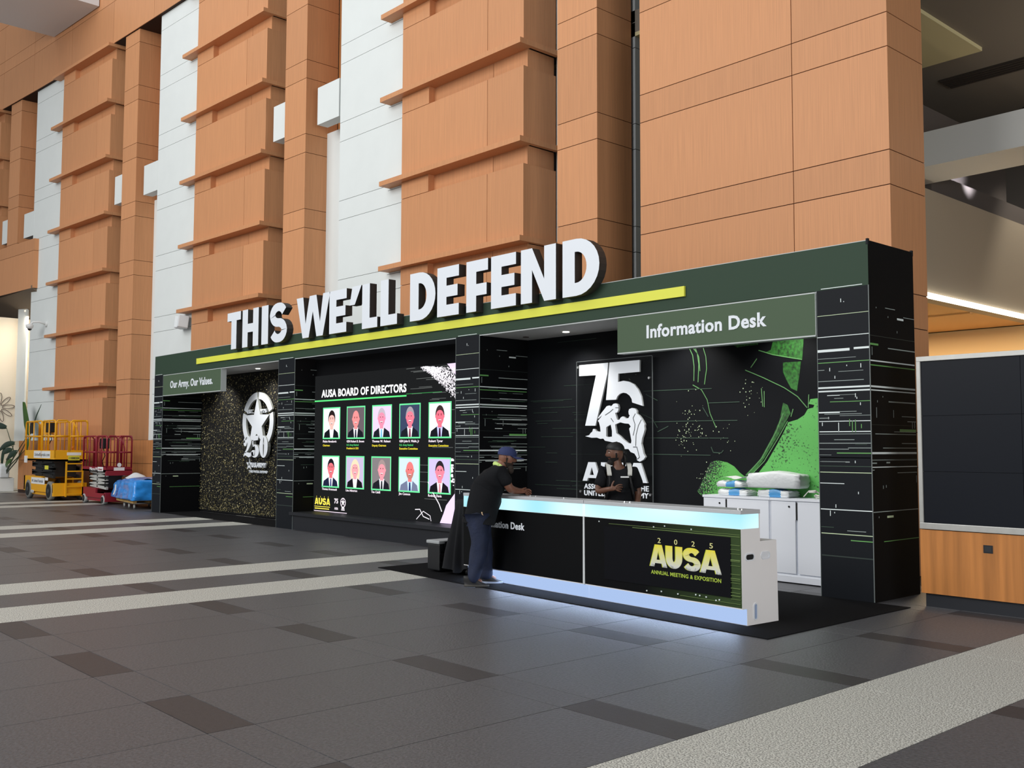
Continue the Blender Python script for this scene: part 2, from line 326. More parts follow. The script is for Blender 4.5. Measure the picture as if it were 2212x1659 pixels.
floor = struct('floor', MB().box(-62, 14, -34, 24, -0.3, -0.012), FLOORC)
ANCH = -7.6; BAYF = 9.36; TW = 0.936
rows = [-11.3, -9.4, -7.5, -5.55, -3.62, -1.9, -0.1, 1.7]
def in_view(x, y, m=0.06):
    q = mw.inverted() @ Vector((x, y, 0))
    if q.z > -0.5: return False
    a, b = q.x / -q.z, q.y / -q.z
    return abs(a) < 0.516 + m and -0.387 - m < b < 0.05
tile_mesh = {}
def tile(kind, w, d):
    k = (kind, round(w, 3), round(d, 3))
    if k not in tile_mesh:
        g = 0.0015
        mb = MB(); z1 = 0; z0 = -0.012
        vs = [(g, g, z0), (w - g, g, z0), (w - g, d - g, z0), (g, d - g, z0)] + [(g + .002, g + .002, z1), (w - g - .002, g + .002, z1), (w - g - .002, d - g - .002, z1), (g + .002, d - g - .002, z1)]
        mb.add(vs, [(4, 5, 6, 7), (0, 1, 5, 4), (1, 2, 6, 5), (2, 3, 7, 6), (3, 0, 4, 7)])
        tile_mesh[k] = mb.mesh('tile', {'f': TILE, 'a': ACC, 's': GRAN}[kind])
    return tile_mesh[k]
cand = []
for ci in range(-33, 14):
    bay, c = divmod(ci, 10)
    x0 = ANCH + BAYF * bay + TW * c
    for ri in range(len(rows) - 1):
        y0, y1 = rows[ri], rows[ri + 1]
        acc = 0.30
        if c in (0, 2):
            cand.append(('s', x0, y0, TW, y1 - y0))
        else:
            dark = (c == 1) or (c >= 3 and (c - 3) % 2 == 0)
            cand.append(('a' if dark else 'f', x0, y0, TW, acc))
            cand.append(('f', x0, y0 + acc, TW, y1 - y0 - acc))
cand = [t for t in cand if any(in_view(t[1] + a * t[3], t[2] + b * t[4]) for a in (0, .5, 1) for b in (0, .5, 1))]
cand.sort(key=lambda t: (t[1] + t[3] / 2 - CAMP.x) ** 2 + (t[2] + t[4] / 2 - CAMP.y) ** 2)
for t in cand[:296]:
    link(tile(t[0], t[3], t[4]), 'tile', floor, loc=(t[1], t[2], 0))
rest = {'f': MB(), 'a': MB(), 's': MB()}
for t in cand[296:]:
    g = .003
    rest[t[0]].box(t[1] + g, t[1] + t[3] - g, t[2] + g, t[2] + t[4] - g, -0.012, 0)
for (k, n, m) in (('f', 'far_dark_tiles', TILE), ('a', 'far_charcoal_tiles', ACC), ('s', 'far_granite_bands', GRAN)):
    if rest[k].f: rest[k].build(n, m, floor, kind='stuff')

# ------------------------------------------------------------------ setting: rear wall with timber bays
def wb(mb, x0, x1, d0, d1, z0, z1):
    return mb.plan([(x0, gy(x0) + d0), (x1, gy(x1) + d0), (x1, gy(x1) + d1), (x0, gy(x0) + d1)], z0, z1)
def wpart(name, mat, parent, *a):
    return wb(MB(), *a).build(name, mat, parent)
TOPZ = 14.63
rear = MB()
xs = [-46 + 2.0 * i for i in range(24)]
for i in range(22):
    if xs[i + 1] <= -5.2: wb(rear, xs[i], xs[i + 1], 1.0, 1.3, 0 if xs[i] > -33 else 7.3, 19)
wall_rear = struct('wall_rear', rear, WHITE)
J = 0.006
CXS = [-5.94, -15.37, -24.74, -34.05]
def bands(z0, z1):
    """joint levels from z0 to z1 following the panel module"""
    ls = sorted([LW + k * P for k in range(-4, 9)] + [LN + k * P for k in range(-4, 9)])
    ls = [z0] + [z for z in ls if z0 + .05 < z < z1 - .05] + [z1]
    return list(zip(ls[:-1], ls[1:]))
for bi, cx in enumerate(CXS):
    zb = 1.84 if bi < 3 else 9.1
    # --- timber column standing in its slot
    col = MB(); wb(col, cx - .945, cx - .015, .015, .88, zb, TOPZ)
    colo = col.build('timber_column', CORE, wall_rear)
    for z0, z1 in bands(zb, TOPZ):
        wpart('panel', WOOD, colo, cx - .96, cx, 0, .02, z0 + J, z1 - J)
        wpart('panel', WOOD, colo, cx - .015, cx, .02, .88, z0 + J, z1 - J)
    # --- timber stack with shelves
    st = MB(); wb(st, cx - 5.52, cx - 1.86, .12, .78, 1.84 if bi < 3 else 9.1, TOPZ)
    sto = st.build('timber_bay', CORE, wall_rear)
    for k in range(-3, 5):
        zs = 7.21 + k * P
        if zs + P < (1.9 if bi < 3 else 9.3): continue
        zt = zs + .10; zp = zs + 1.465
        # shelf
        if zs > 1.9:
            sh = MB(); wb(sh, cx - 6.10, cx - 1.70, -.22, .115, zs, zt); wb(sh, cx - 1.79, cx - 1.70, .115, .78, zs, zt)
            sh.build('shelf', WOOD, sto)
        if zp > TOPZ: continue
        z0 = max(zt, 1.84)
        zj = cx - 2.80
        wpart('panel', WOOD, sto, cx - 5.53, zj - J, -.05, .115, z0, zp)
        wpart('panel', WOOD, sto, zj + J, cx - 1.79, -.05, .115, z0, zp)
        wpart('panel', WOOD, sto, cx - 1.81, cx - 1.79, .115, .78, z0, zp)
        zn = zs + P
        wpart('block', WOOD, sto, cx - 5.53, cx - 4.62, -.05, .10, zp + 2 * J, zn)
        wpart('panel', WOOD, sto, cx - 4.62, zj - J, .10, .118, zp, zn)
        wpart('panel', WOOD, sto, zj + J, cx - 1.84, .10, .118, zp, zn)
        wpart('panel', WOOD, sto, cx - 1.86, cx - 1.84, .118, .78, zp + 2 * J, zn)
    # --- white wall bay
    wx0, wx1 = cx - 8.05, cx - 5.53
    whb = MB(); wb(whb, wx0, wx1, .075, .42, 1.84, TOPZ)
    who = whb.build('white_bay', GREYJ, wall_rear)
    lv = sorted([6.84 + k * P for k in range(-3, 5)] + [7.285 + k * P for k in range(-3, 5)])
    lv = [1.84] + [z for z in lv if 1.9 < z < TOPZ] + [TOPZ]
    for z0, z1 in zip(lv[:-1], lv[1:]):
        wpart('white_panel', WHITE, who, wx0, wx1, .06, .075, z0 + .005, z1 - .005)
        if z1 - z0 < .6 and z1 < 14:
            n = MB(); xa = cx - 6.33
            wb(n, xa, wx1, .058, .061, z1 - .115, z1 - .105); wb(n, xa, xa + .012, .058, .061, z1 - .115, z1)
            n.build('reveal', GREYJ, who)
    wb(MB(), wx0 - .002, wx0 + .002, .06, .42, 1.84, TOPZ).build('jamb', WHITE, who)
    # --- slots beside the column
    if bi > 0:
        s_ = MB(); wb(s_, cx, cx + 1.32, .6, .9, 1.84, 9.3); s_.build('slot_wall', WHITE, wall_rear)
        wpart('slot_back', WOOD2, wall_rear, cx, cx + 1.32, .9, .95, 9.3, TOPZ)
        wpart('bracket', WHITE, wall_rear, cx + .42, cx + 1.325, .055, .34, 9.30, 10.20)
        wpart('bracket', WHITE, wall_rear, cx - 1.60, cx - .97, .06, .34, 9.34, 10.24)
    wpart('slot_back', WHITE, wall_rear, cx - 1.79, cx - .96, .80, .86, 1.84, TOPZ)
# plinth panelling along the bottom
pl = MB()
for i in range(13): wb(pl, -33 + 2.0 * i, -33 + 2.0 * (i + 1), -.085, .4, 0, 1.82)
plo = pl.build('plinth', CORE, wall_rear)
px_ = [-33.0, -31.9, -30.35, -28.8, -27.25, -25.7, -24.15, -22.95, -21.4, -19.85, -18.3]
for a, b in zip(px_[:-1], px_[1:]):
    for z0, z1 in ((.10, 1.15), (1.15, 1.84)):
        wpart('panel', WOOD2, plo, a + J, b - J, -.1, -.085, z0 + J, z1 - J)
# fascia high on the wall
fa = MB()
for i in range(21): wb(fa, -46 + 2.0 * i, -44 + 2.0 * i, -.03, .95, TOPZ, 19.2)
fao = fa.build('fascia', CORE, wall_rear)
fx = [-45.3, -42.2, -38.9, -35.7, -32.9, -29.7, -26.5, -23.7, -20.4, -17.3, -14.2, -11.1, -8.0, -4.0]
for a, b in zip(fx[:-1], fx[1:]):
    for z0, z1 in ((TOPZ, LN + 6 * P), (LN + 6 * P, LW + 6 * P), (LW + 6 * P, LN + 7 * P), (LN + 7 * P, 19.2)):
        wpart('panel', WOOD, fao, a + J, b - J, -.05, -.03, z0 + J, z1 - J)
# balcony end, far left
bal = MB()
for a, b in ((-46, -41.2), (-41.2, -36.5), (-36.5, -32.27)): wb(bal, a, b, -.08, 1.4, 7.31, 9.09)
balo = bal.build('balcony', CORE, wall_rear)
for a, b in ((-46, -41.2), (-41.2, -36.5), (-36.5, -32.25)):
    for z0, z1 in ((7.30, 8.66), (8.66, 9.10)):
        wpart('panel', WOOD, balo, a + J, b - (0 if b > -33 else J), -.10, -.08, z0 + J, z1 - J)
for z0, z1 in ((7.30, 8.66), (8.66, 9.10)):
    wpart('panel', WOOD, balo, -32.27, -32.25, -.08, 1.4, z0 + J, z1 - J)

# right-hand timber pier, standing free of the bays
PIX0, PIX1, PJ = -4.933, -0.72, -2.135
pier = MB().box(PIX0 + .015, PIX1 - .015, 1.965, 2.92, 0, 19.2)
piero = pier.build('timber_pier', CORE, wall_rear)
for z0, z1 in bands(0, 19.2):
    for a, b in ((PIX0, PJ), (PJ, PIX1)):
        box('panel', WOOD, a + (J if a == PJ else 0), b - (J if b == PJ else 0), 1.95, 1.968, z0 + J, z1 - J, piero)
    box('panel', WOOD, PIX1 - .018, PIX1, 1.968, 2.92, z0 + J, z1 - J, piero)
# jamb and glimpse between column and pier
jz = bands(0, 14.63)
jm = MB()
for z0, z1 in jz: jm.box(-6.0, -5.90, 2.95, 3.16, z0 + J, z1 - J)
jm.build('slot_jamb', pm('grey_jamb', (178, 182, 184), .6), wall_rear)
gl = struct('wall_back', MB().box(-9, -2.6, 5.2, 5.4, 0, 12), pm('olive_beige_paint', (176, 172, 130), .8))
rl = MB()
for z in (5.36, 5.0, 4.82, 7.6, 8.35): rl.box(-7.4, -4.6, 4.0, 4.05, z, z + .05)
rl.build('guard_rail', pm('dark_metal', (30, 32, 32), .5), gl)

# soffit of the bridge crossing the hall, top left
struct('trim_1', MB().plan([(-31.19, .76), (-27.58, 1.06), (-27.56, -13), (-31.12, -13)], 16.2, 18.0), pm('white_soffit', (226, 230, 234), .8))

# ------------------------------------------------------------------ setting: hallway on the left
struct('wall_left', MB().box(-36.3, -36.0, .55, 6, 0, 6.6), pm('cream_wall', (232, 222, 204), .75))
cl = MB().add([(-32.3, .62, 7.29), (-46, -.1, 7.29), (-46, 2.6, 6.0), (-32.3, 2.6, 6.0), (-32.3, .62, 7.4), (-46, -.1, 7.4), (-46, 2.6, 6.5), (-32.3, 2.6, 6.5)],
              [(0, 1, 2, 3), (7, 6, 5, 4), (0, 4, 5, 1), (1, 5, 6, 2), (2, 6, 7, 3), (3, 7, 4, 0)])
clo = struct('ceiling_left', cl, pm('taupe_ceiling', (120, 104, 88), .7))
lamp = em((255, 214, 160), 6.0)
dn = MB(); dn.cyl((0, 0, 0), (0, 0, 1), .05, .02, 10); dme = dn.mesh('downlight', lamp)
for i, (x, t) in enumerate(((-33.2, .25), (-33.5, .38), (-33.9, .3), (-33.3, .52), (-33.8, .6), (-34.4, .45), (-34.5, .7), (-33.4, .75), (-35.2, .35), (-35.1, .58))):
    y = .55 + t * 2.0
    link(dme, 'downlight', clo, loc=(x, y, 7.27 - (y - .55) * .645))
struct('wall_far_left', MB().box(-46, -32.2, 4.0, 4.2, 0, 7.3), pm('cream_wall', (232, 222, 204), .75))
l = bpy.data.lights.new('hall_lamp', 'AREA'); l.energy = 130; l.size = 1.5; l.color = (1, .86, .68)
o = bpy.data.objects.new('hall_lamp', l); COL.objects.link(o); o.location = (-34.2, 1.6, 6.3)
o.rotation_euler = (Vector((-36, 2, 2)) - Vector(o.location)).to_track_quat('-Z', 'Y').to_euler()

# ------------------------------------------------------------------ setting: corridor behind the pier, right
BEI = pm('beige_paint', (176, 164, 146), .8)
struct('ceiling', MB().box(-9, 9, 2.95, 22, 9.0, 9.4), pm('warm_grey_ceiling', (128, 120, 110), .85))
struct('trim_2', MB().box(-9, -2.06, 2.95, 8.15, 8.93, 9.0), pm('cream_panel', (214, 204, 160), .8))
sv = MB().box(-3.33, 3, 9.18, 9.75, 8.985, 9.0)
for i in range(5): sv.box(-3.33, 3, 9.2 + i * .115, 9.25 + i * .115, 8.955, 8.99)
sv.build('air_slot', pm('dark_grille', (60, 52, 46), .7), bpy.data.objects['ceiling'])
dl = MB().cyl((-2.62, 12.3, 8.99), (0, 0, 1), .32, .03, 24); dl.build('downlight', pm('dark_grille', (60, 52, 46), .7), bpy.data.objects['ceiling'])
dl = MB().cyl((-1.55, 9.95, 8.985), (0, 0, 1), .07, .05, 14); dl.build('smoke_detector', pm('warm_white_plastic', (190, 182, 170), .5), bpy.data.objects['ceiling'])
struct('trim_3', MB().box(-6, 6, 6.0, 7.1, 6.38, 6.97), pm('grey_white_beam', (236, 236, 232), .8))
blk = MB().box(-4.2, -2.9, 7.2, 11.2, 6.62, 8.0).box(-4.2, -2.62, 7.2, 12.1, 6.25, 6.62)
struct('trim_4', blk, pm('shadow_grey_duct', (92, 86, 84), .7))
bl = MB().box(-2.9, -2.5, 5.0, 12.1, 4.31, 6.21)
blo = struct('wall_right', bl, BEI)
box('linear_light', em((255, 246, 226), 5.0), -2.52, -2.44, 5.0, 12.1, 4.27, 4.35, blo)
struct('ceiling_right', MB().box(-9, -2.9, 5.5, 17, 4.31, 4.6).box(-9, -2.9, 6.4, 6.6, 4.27, 4.31).box(-9, -2.9, 9.3, 9.42, 4.28, 4.31), pm('honey_soffit', (206, 160, 104), .6))
struct('wall_far_right', MB().box(-9, 9, 12.2, 12.5, 0, 4.3), pm('honey_wall', (226, 190, 140), .8))
struct('wall_far', MB().box(-9, 9, 12.15, 12.5, 4.31, 9.0), pm('stone_grey_paint', (118, 112, 106), .8))
l = bpy.data.lights.new('corridor_lamp', 'AREA'); l.shape = 'RECTANGLE'; l.size = 6; l.size_y = .6; l.energy = 620; l.color = (1, .82, .55)
o = bpy.data.objects.new('corridor_lamp', l); COL.objects.link(o); o.location = (-4.5, 9.5, 4.2)
l = bpy.data.lights.new('wall_washer', 'SPOT'); l.energy = 420; l.spot_size = 1.0; l.spot_blend = .7; l.color = (1, .9, .75); l.shadow_soft_size = .1
o = bpy.data.objects.new('wall_washer', l); COL.objects.link(o); o.location = (-1.2, 11.5, 8.9); o.rotation_euler = (Vector((-2.5, 11.0, 4.5)) - Vector(o.location)).to_track_quat('-Z', 'Y').to_euler()
for k, (x_, y_) in enumerate(((3.0, 9.0), (2.5, 13.0))):  # added fill lights, out of view, to brighten the corridor ceiling
    l = bpy.data.lights.new('ceiling_fill', 'AREA'); l.shape = 'RECTANGLE'; l.size = 4; l.size_y = 2; l.energy = 110; l.color = (1, .92, .80)
    o = bpy.data.objects.new('ceiling_fill', l); COL.objects.link(o); o.location = (x_, y_, 7.05); o.rotation_euler = (PI, 0, 0)
l = bpy.data.lights.new('cove_spot', 'SPOT'); l.energy = 160; l.spot_size = .9; l.spot_blend = .8; l.color = (.95, .93, 1); l.shadow_soft_size = .1
o = bpy.data.objects.new('cove_spot', l); COL.objects.link(o); o.location = (-2.0, 8.6, 6.4); o.rotation_euler = (Vector((-2.9, 8.8, 6.9)) - Vector(o.location)).to_track_quat('-Z', 'Y').to_euler()

# ------------------------------------------------------------------ exhibition booth
BW, BH, BD, HZ = -19.53, 3.945, 1.04, 3.45
booth = thing('exhibition_booth', 'long black and green exhibition booth with raised white headline letters, standing before the timber wall', 'booth')
hd = MB().mat(0).box(BW, 0, 0, .06, HZ, BH).mat(1).box(BW, -12.43, .06, BD, HZ - .02, HZ).box(-6.62, 0, .06, BD, HZ - .02, HZ).mat(2).box(BW, 0, BD - .04, BD, HZ, BH).box(-.04, 0, .06, BD - .04, HZ, BH).box(BW, BW + .04, .06, BD - .04, HZ, BH)
hd.mat(3).box(BW, 0, -.002, .004, BH - .006, BH + .002).box(-19.0, -13.1, -.002, .01, HZ - .022, HZ - .008).box(-12.43, -7.22, -.002, .01, HZ - .022, HZ - .008).box(-6.62, -.635, -.002, .01, HZ - .022, HZ - .008)
hd.build('header', [GREEN, SOFF, BLK, EDGE], booth)
box('yellow_stripe', YEL, -17.02, -2.51, -.03, 0, 3.60, 3.732, booth, label='acid yellow raised stripe under the headline')
box('end_cap', BLK, -.02, .004, -.004, .03, 3.9, 3.965, booth); box('end_cap', BLK, -.02, .004, BD - .03, BD + .004, 3.9, 3.965, booth)
GW = pm('print_white', (226, 236, 236), .5); Gw = pm('print_dim_white', (150, 162, 160), .5); GG = pm('print_green', (104, 168, 92), .5); Gg = pm('print_faint_green', (66, 92, 74), .5); GP = pm('print_pale_green', (196, 214, 176), .5); Gd = pm('print_grey_green', (46, 58, 54), .5)
GM = [GW, Gw, GG, Gg, GP, Gd]; GI = dict(W=0, w=1, G=2, g=3, P=4, d=5)
COLS = [(BW, -19.0), (-13.1, -12.43), (-7.22, -6.62), (-.635, 0.0)]
for ci, (x0, x1) in enumerate(COLS):
    c = box('column', BLK, x0, x1, 0, BD, 0, HZ - (0 if ci in (0, 3) else 0), booth)
    box('side_shade', BLKD, x1, x1 + .001, .004, BD, 0, HZ if ci < 3 else BH, c)  # thin darker skin painting shade onto the column's right side
    pr = MB(); k = (x1 - x0) / .635
    rnd = random.Random(3)
    for a, b, z, t, q in GF:
        pr.mat(GI[q]).box(x0 + max(0, a + .645) * k, min(x1 - .002, x0 + (b + .645) * k), -.002, 0, z - t / 2, z + t / 2)
    for x, za, zb_ in GFT:
        g = 2 if 1.8 < zb_ and x > -.27 and za < 2 else 0
        xx = x0 + (x + .645) * k
        pr.mat(g).box(xx - .004, xx + .004, -.002, 0, min(za, zb_), max(za, zb_))
    # right-hand side, dense lines in the middle band as on the front
    for a, b, z, t, q in GS:
        pr.mat(GI[q]).box(x1, x1 + .0025, max(.004, a), min(BD - .004, b), z - t / 2, z + t / 2)
    for y, za, zb_ in GST:
        pr.mat(1).box(x1, x1 + .0025, y - .004, y + .004, min(za, zb_), max(za, zb_))
    if ci < 3:
        for i in range(34):
            z = 1.25 + 1.35 * rnd.random(); a = rnd.random() * .6; b = min(BD - .01, a + .15 + .7 * rnd.random())
            pr.mat(rnd.choice((1, 1, 1, 0, 3, 3))).box(x1, x1 + .0025, a, b, z, z + .004 + .005 * rnd.random())
    pr.build('printed_lines', GM, c)
    MB().box(x1 - .004, x1 + .004, -.004, .004, 0, HZ).box(x0 - .003, x0 + .003, -.003, .003, 0, HZ).build('edge_trim', pm('dull_trim', (112, 120, 120), .5), c)
# backs of the bays
bw = box('back_wall', pm('mural_black_print', (19, 21, 25), .6, spec=.12), -6.62, -.635, BD, BD + .03, 0, HZ, booth)
GRN = bpy.data.materials.new('print_speckled_green'); GRN.use_nodes = True
def speckle(m, c0, c1, scale, lo, hi, big=2.2, amt=.5, grad=None):
    nt = m.node_tree; b = nt.nodes['Principled BSDF']; b.inputs['Roughness'].default_value = .5
    g = nt.nodes.new('ShaderNodeNewGeometry'); n = nt.nodes.new('ShaderNodeTexNoise'); n.inputs['Scale'].default_value = scale; n.inputs['Detail'].default_value = 3
    n2 = nt.nodes.new('ShaderNodeTexNoise'); n2.inputs['Scale'].default_value = big
    nt.links.new(g.outputs['Position'], n.inputs['Vector']); nt.links.new(g.outputs['Position'], n2.inputs['Vector'])
    a = nt.nodes.new('ShaderNodeMath'); a.operation = 'MULTIPLY_ADD'; a.inputs[1].default_value = amt
    nt.links.new(n2.outputs[0], a.inputs[0]); nt.links.new(n.outputs[0], a.inputs[2])
    if grad:
        sx = nt.nodes.new('ShaderNodeSeparateXYZ'); nt.links.new(g.outputs['Position'], sx.inputs[0])
        for ax, (o_, k_) in zip((0, 2), grad):
            s_ = nt.nodes.new('ShaderNodeMath'); s_.operation = 'SUBTRACT'; s_.inputs[1].default_value = o_; nt.links.new(sx.outputs[ax], s_.inputs[0])
            q_ = nt.nodes.new('ShaderNodeMath'); q_.operation = 'MULTIPLY_ADD'; q_.inputs[1].default_value = k_; nt.links.new(s_.outputs[0], q_.inputs[0]); nt.links.new(a.outputs[0], q_.inputs[2]); a = q_
    r = nt.nodes.new('ShaderNodeValToRGB'); r.color_ramp.elements[0].position = lo; r.color_ramp.elements[1].position = hi
    r.color_ramp.elements[0].color = L(c0); r.color_ramp.elements[1].color = L(c1)
    nt.links.new(a.outputs[0], r.inputs[0]); nt.links.new(r.outputs[0], b.inputs['Base Color'])
    return m
speckle(GRN, (34, 62, 34), (98, 186, 92), 42, .52, .62)
GPAT = bpy.data.materials.new('print_dissolving_green'); GPAT.use_nodes = True
speckle(GPAT, (24, 27, 32), (96, 180, 84), 60, .52, .62, 1.6, .5, ((-2.62, .55), (1.25, -.22)))
GDK = bpy.data.materials.new('print_deep_green'); GDK.use_nodes = True
speckle(GDK, (16, 34, 16), (52, 124, 48), 24, .50, .90)
GLN = pm('print_line_green', (96, 150, 92), .5); GLF = pm('print_line_faint', (52, 76, 62), .5)
mu = MB()
yy = 1.036
for key, mi, yo in (('bright', 0, .000), ('patch', 1, .001), ('upper', 2, 0), ('upper2', 2, 0), ('strap', 2, -.0005), ('band', 2, -.001)):
    MB().prism_y(MUR[key], yy + yo, BD).build('mural_patch', [GRN, GPAT, GDK][mi], bw)
for i, ln in enumerate(MLN):
    faint = i < 5
    mu.mat(4 if faint or i in (16, 17, 18, 19, 21) else 3).line(ln, .010 if faint else .012, yy - .0024, .0006)
rnd = random.Random(11)
for cx_, cz_, n in ((-3.35, 1.86, 60), (-3.05, 1.9, 12), (-2.25, 2.4, 25), (-3.2, 2.2, 20), (-2.62, 1.78, 12), (-3.0, 1.25, 30), (-4.4, 2.9, 10)):
    for i in range(n):
        x = cx_ + rnd.gauss(0, .09); z = cz_ + rnd.gauss(0, .13); w = .004 + .007 * rnd.random()
        mu.mat(5).box(x - w * .7, x + w * .7, yy - .0024, yy - .0018, z - w * .7, z + w * .7)
rr = [(-5.95 + .35 * i, 3.3 - .02 * i) for i in range(2)]
for i in range(26):
    z = .95 + 2.4 * rnd.random(); x = -6.6 + 1.1 * rnd.random()
    mu.mat(4).box(x, x + .2 + .8 * rnd.random(), yy - .003, yy - .001, z, z + .004)
mu.build('mural_lines', [GRN, GPAT, GDK, GLN, GLF, GP], bw, kind='stuff')
sdl = MB().cyl((0, 0, 0), (0, 0, 1), .05, .012, 16).mesh('downlight', em((255, 244, 224), 8.0))
for x in (-5.3, -3.2, -1.6): link(sdl, 'downlight', booth, loc=(x, .62, HZ - .024))
for x in (-17.6, -15.2): link(sdl, 'downlight', booth, loc=(x, .62, HZ - .024))
for i, x in enumerate((-5.3, -3.2, -1.6, -17.6, -15.2)):
    l = bpy.data.lights.new('booth_spot', 'SPOT'); l.energy = 70; l.spot_size = 1.9; l.spot_blend = .8; l.color = (1, .95, .88); l.shadow_soft_size = .05
    o = bpy.data.objects.new('booth_spot', l); COL.objects.link(o); o.location = (x, .45, HZ - .06); o.rotation_euler = (.30, 0, 0)
MB().cyl((-6.25, .66, HZ - .022), (0, 0, 1), .05, .01, 16).build('speaker_grille', CORE, booth)
box('back_wall', BLKF, -13.1, -6.62, BD - .01, BD + .02, 0, HZ, booth)
box('back_wall', BLKF, -19.5, -12.5, BD + .03, BD + .06, 0, HZ, booth)
# screen surround and plinth
box('screen_surround', BLKF, -12.43, -7.22, .50, .56, 3.10, HZ - .02, booth)
pt = MB().box(-12.43, -7.22, .004, .5, 0, .29).box(-12.50, -7.20, -.045, .5, .29, .35)
pt.build('screen_plinth', pm('black_painted_plinth', (26, 28, 34), .5), booth)
# hanging signs
def sign(x0, x1, z0, txt, tx0, tx1, tz, th):
    s = MB().mat(0).box(x0, x1, 0, .13, z0, HZ - .005).mat(1).box(x0, x1, -.002, .132, z0 - .012, z0 + .004).box(x1 - .004, x1 + .002, -.002, .132, z0 - .012, HZ - .01)
    o = s.build('hanging_sign', [GREENS, EDGE], booth, label='sage green hanging sign reading ' + txt)
    text_mesh(txt, tx0, tx1, tz, th, -.001, LWHITE, .006, .029, o, words=True)
sign(-3.683, -.650, 2.945, 'Information Desk', -3.16, -1.30, 3.115, .165)
sign(-19.0, -15.76, 2.925, 'Our Army. Our Values.', -18.55, -16.18, 3.10, .17)

# headline letters
def arc(cx, cz, rx, rz, a0, a1, n=14):
    return [(cx + rx * math.cos(math.radians(a0 + (a1 - a0) * i / n)), cz + rz * math.sin(math.radians(a0 + (a1 - a0) * i / n))) for i in range(n + 1)]
def glyph(ch, w, h, t, th):
    """list of ('p', outline) and ('s', outer, inner); t = stem width, th = bar height"""
    if ch == 'T': return [('p', [(0, h), (w, h), (w, h - th), (w / 2 + t / 2, h - th), (w / 2 + t / 2, 0), (w / 2 - t / 2, 0), (w / 2 - t / 2, h - th), (0, h - th)])]
    if ch == 'H': return [('p', [(0, 0), (t, 0), (t, h * .5 - th / 2), (w - t, h * .5 - th / 2), (w - t, 0), (w, 0), (w, h), (w - t, h), (w - t, h * .5 + th / 2), (t, h * .5 + th / 2), (t, h), (0, h)])]
    if ch == 'I': return [('p', [(0, 0), (w, 0), (w, h), (0, h)])]
    if ch == 'L': return [('p', [(0, 0), (w, 0), (w, th), (t, th), (t, h), (0, h)])]
    if ch == 'E': return [('p', [(0, 0), (w, 0), (w, th), (t, th), (t, h * .5 - th / 2), (w * .94, h * .5 - th / 2), (w * .94, h * .5 + th / 2), (t, h * .5 + th / 2), (t, h - th), (w, h - th), (w, h), (0, h)])]
    if ch == 'F': return [('p', [(0, 0), (t, 0), (t, h * .42 - th / 2), (w * .94, h * .42 - th / 2), (w * .94, h * .42 + th / 2), (t, h * .42 + th / 2), (t, h - th), (w, h - th), (w, h), (0, h)])]
    if ch == 'N': return [('p', [(0, 0), (t, 0), (t, h * .60), (w - t, 0), (w, 0), (w, h), (w - t, h), (w - t, h * .40), (t, h), (0, h)])]
    if ch == 'W':
        q = t * .95
        return [('p', [(0, h), (q, h), (w * .285, h * .34), (w * .40, h), (w * .60, h), (w * .715, h * .34), (w - q, h), (w, h), (w * .80, 0), (w * .615, 0), (w * .5, h * .62), (w * .385, 0), (w * .20, 0)])]
    if ch == 'q': return [('p', [(w * .1, 0), (w * .5, 0), (w, h), (w * .3, h)])]
    if ch == 'A':
        lf = [(0, 0), (.25, 0), (.29, .16), (.5, .16), (.5, .32), (.385, .32), (.5, .74), (.5, 1), (.31, 1)]
        return [('p', [(a * w, b * h) for a, b in lf]), ('p', [((1 - a) * w, b * h) for a, b in lf])]
    if ch == 'D':
        r = w * .62
        o = [(0, 0), (w - r, 0)] + arc(w - r, h / 2, r, h / 2, -90, 90)[0:] + [(w - r, h), (0, h)]
        i = [(t, th), (w - r, th)] + arc(w - r, h / 2, r - t, h / 2 - th, -90, 90) + [(w - r, h - th), (t, h - th)]
        return [('s', o + [o[0]], i + [i[0]])]
    if ch == 'U':
        o = [(0, h)] + arc(w / 2, w / 2, w / 2, w / 2, 180, 360) + [(w, h)]
        i = [(t, h)] + arc(w / 2, w / 2, w / 2 - t, w / 2 - th, 180, 360) + [(w - t, h)]
        return [('s', o, i)]
    if ch == 'S':
        c = []; t = min(t, w * .36); th = min(th, h * .205)
        rx = w / 2 - t / 2; rz = (h - th) / 4
        zt = h - th / 2 - rz; zb = th / 2 + rz
        c = arc(w / 2, zt, rx, rz, 20, 180, 10) + arc(w / 2, zt, rx, rz, 190, 265, 5)
        c += arc(w / 2, zb, rx, rz, 85, 0, 5) + arc(w / 2, zb, rx, rz, -10, -160, 11)
        o, i = [], []
        for k in range(len(c)):
            a, b = c[max(0, k - 1)], c[min(len(c) - 1, k + 1)]
            dx, dz = b[0] - a[0], b[1] - a[1]; l = math.hypot(dx, dz)
            nx, nz = -dz / l, dx / l
            hw = (t * abs(nx) + th * abs(nz)) / (abs(nx) + abs(nz)) / 2
            o.append((c[k][0] + nx * hw, c[k][1] + nz * hw)); i.append((c[k][0] - nx * hw, c[k][1] - nz * hw))
        return [('s', o, i)]
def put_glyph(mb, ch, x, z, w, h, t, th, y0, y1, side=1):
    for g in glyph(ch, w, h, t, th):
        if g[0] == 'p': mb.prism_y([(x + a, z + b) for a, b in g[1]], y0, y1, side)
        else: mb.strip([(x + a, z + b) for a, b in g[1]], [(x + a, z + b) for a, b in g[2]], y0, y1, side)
    return mb
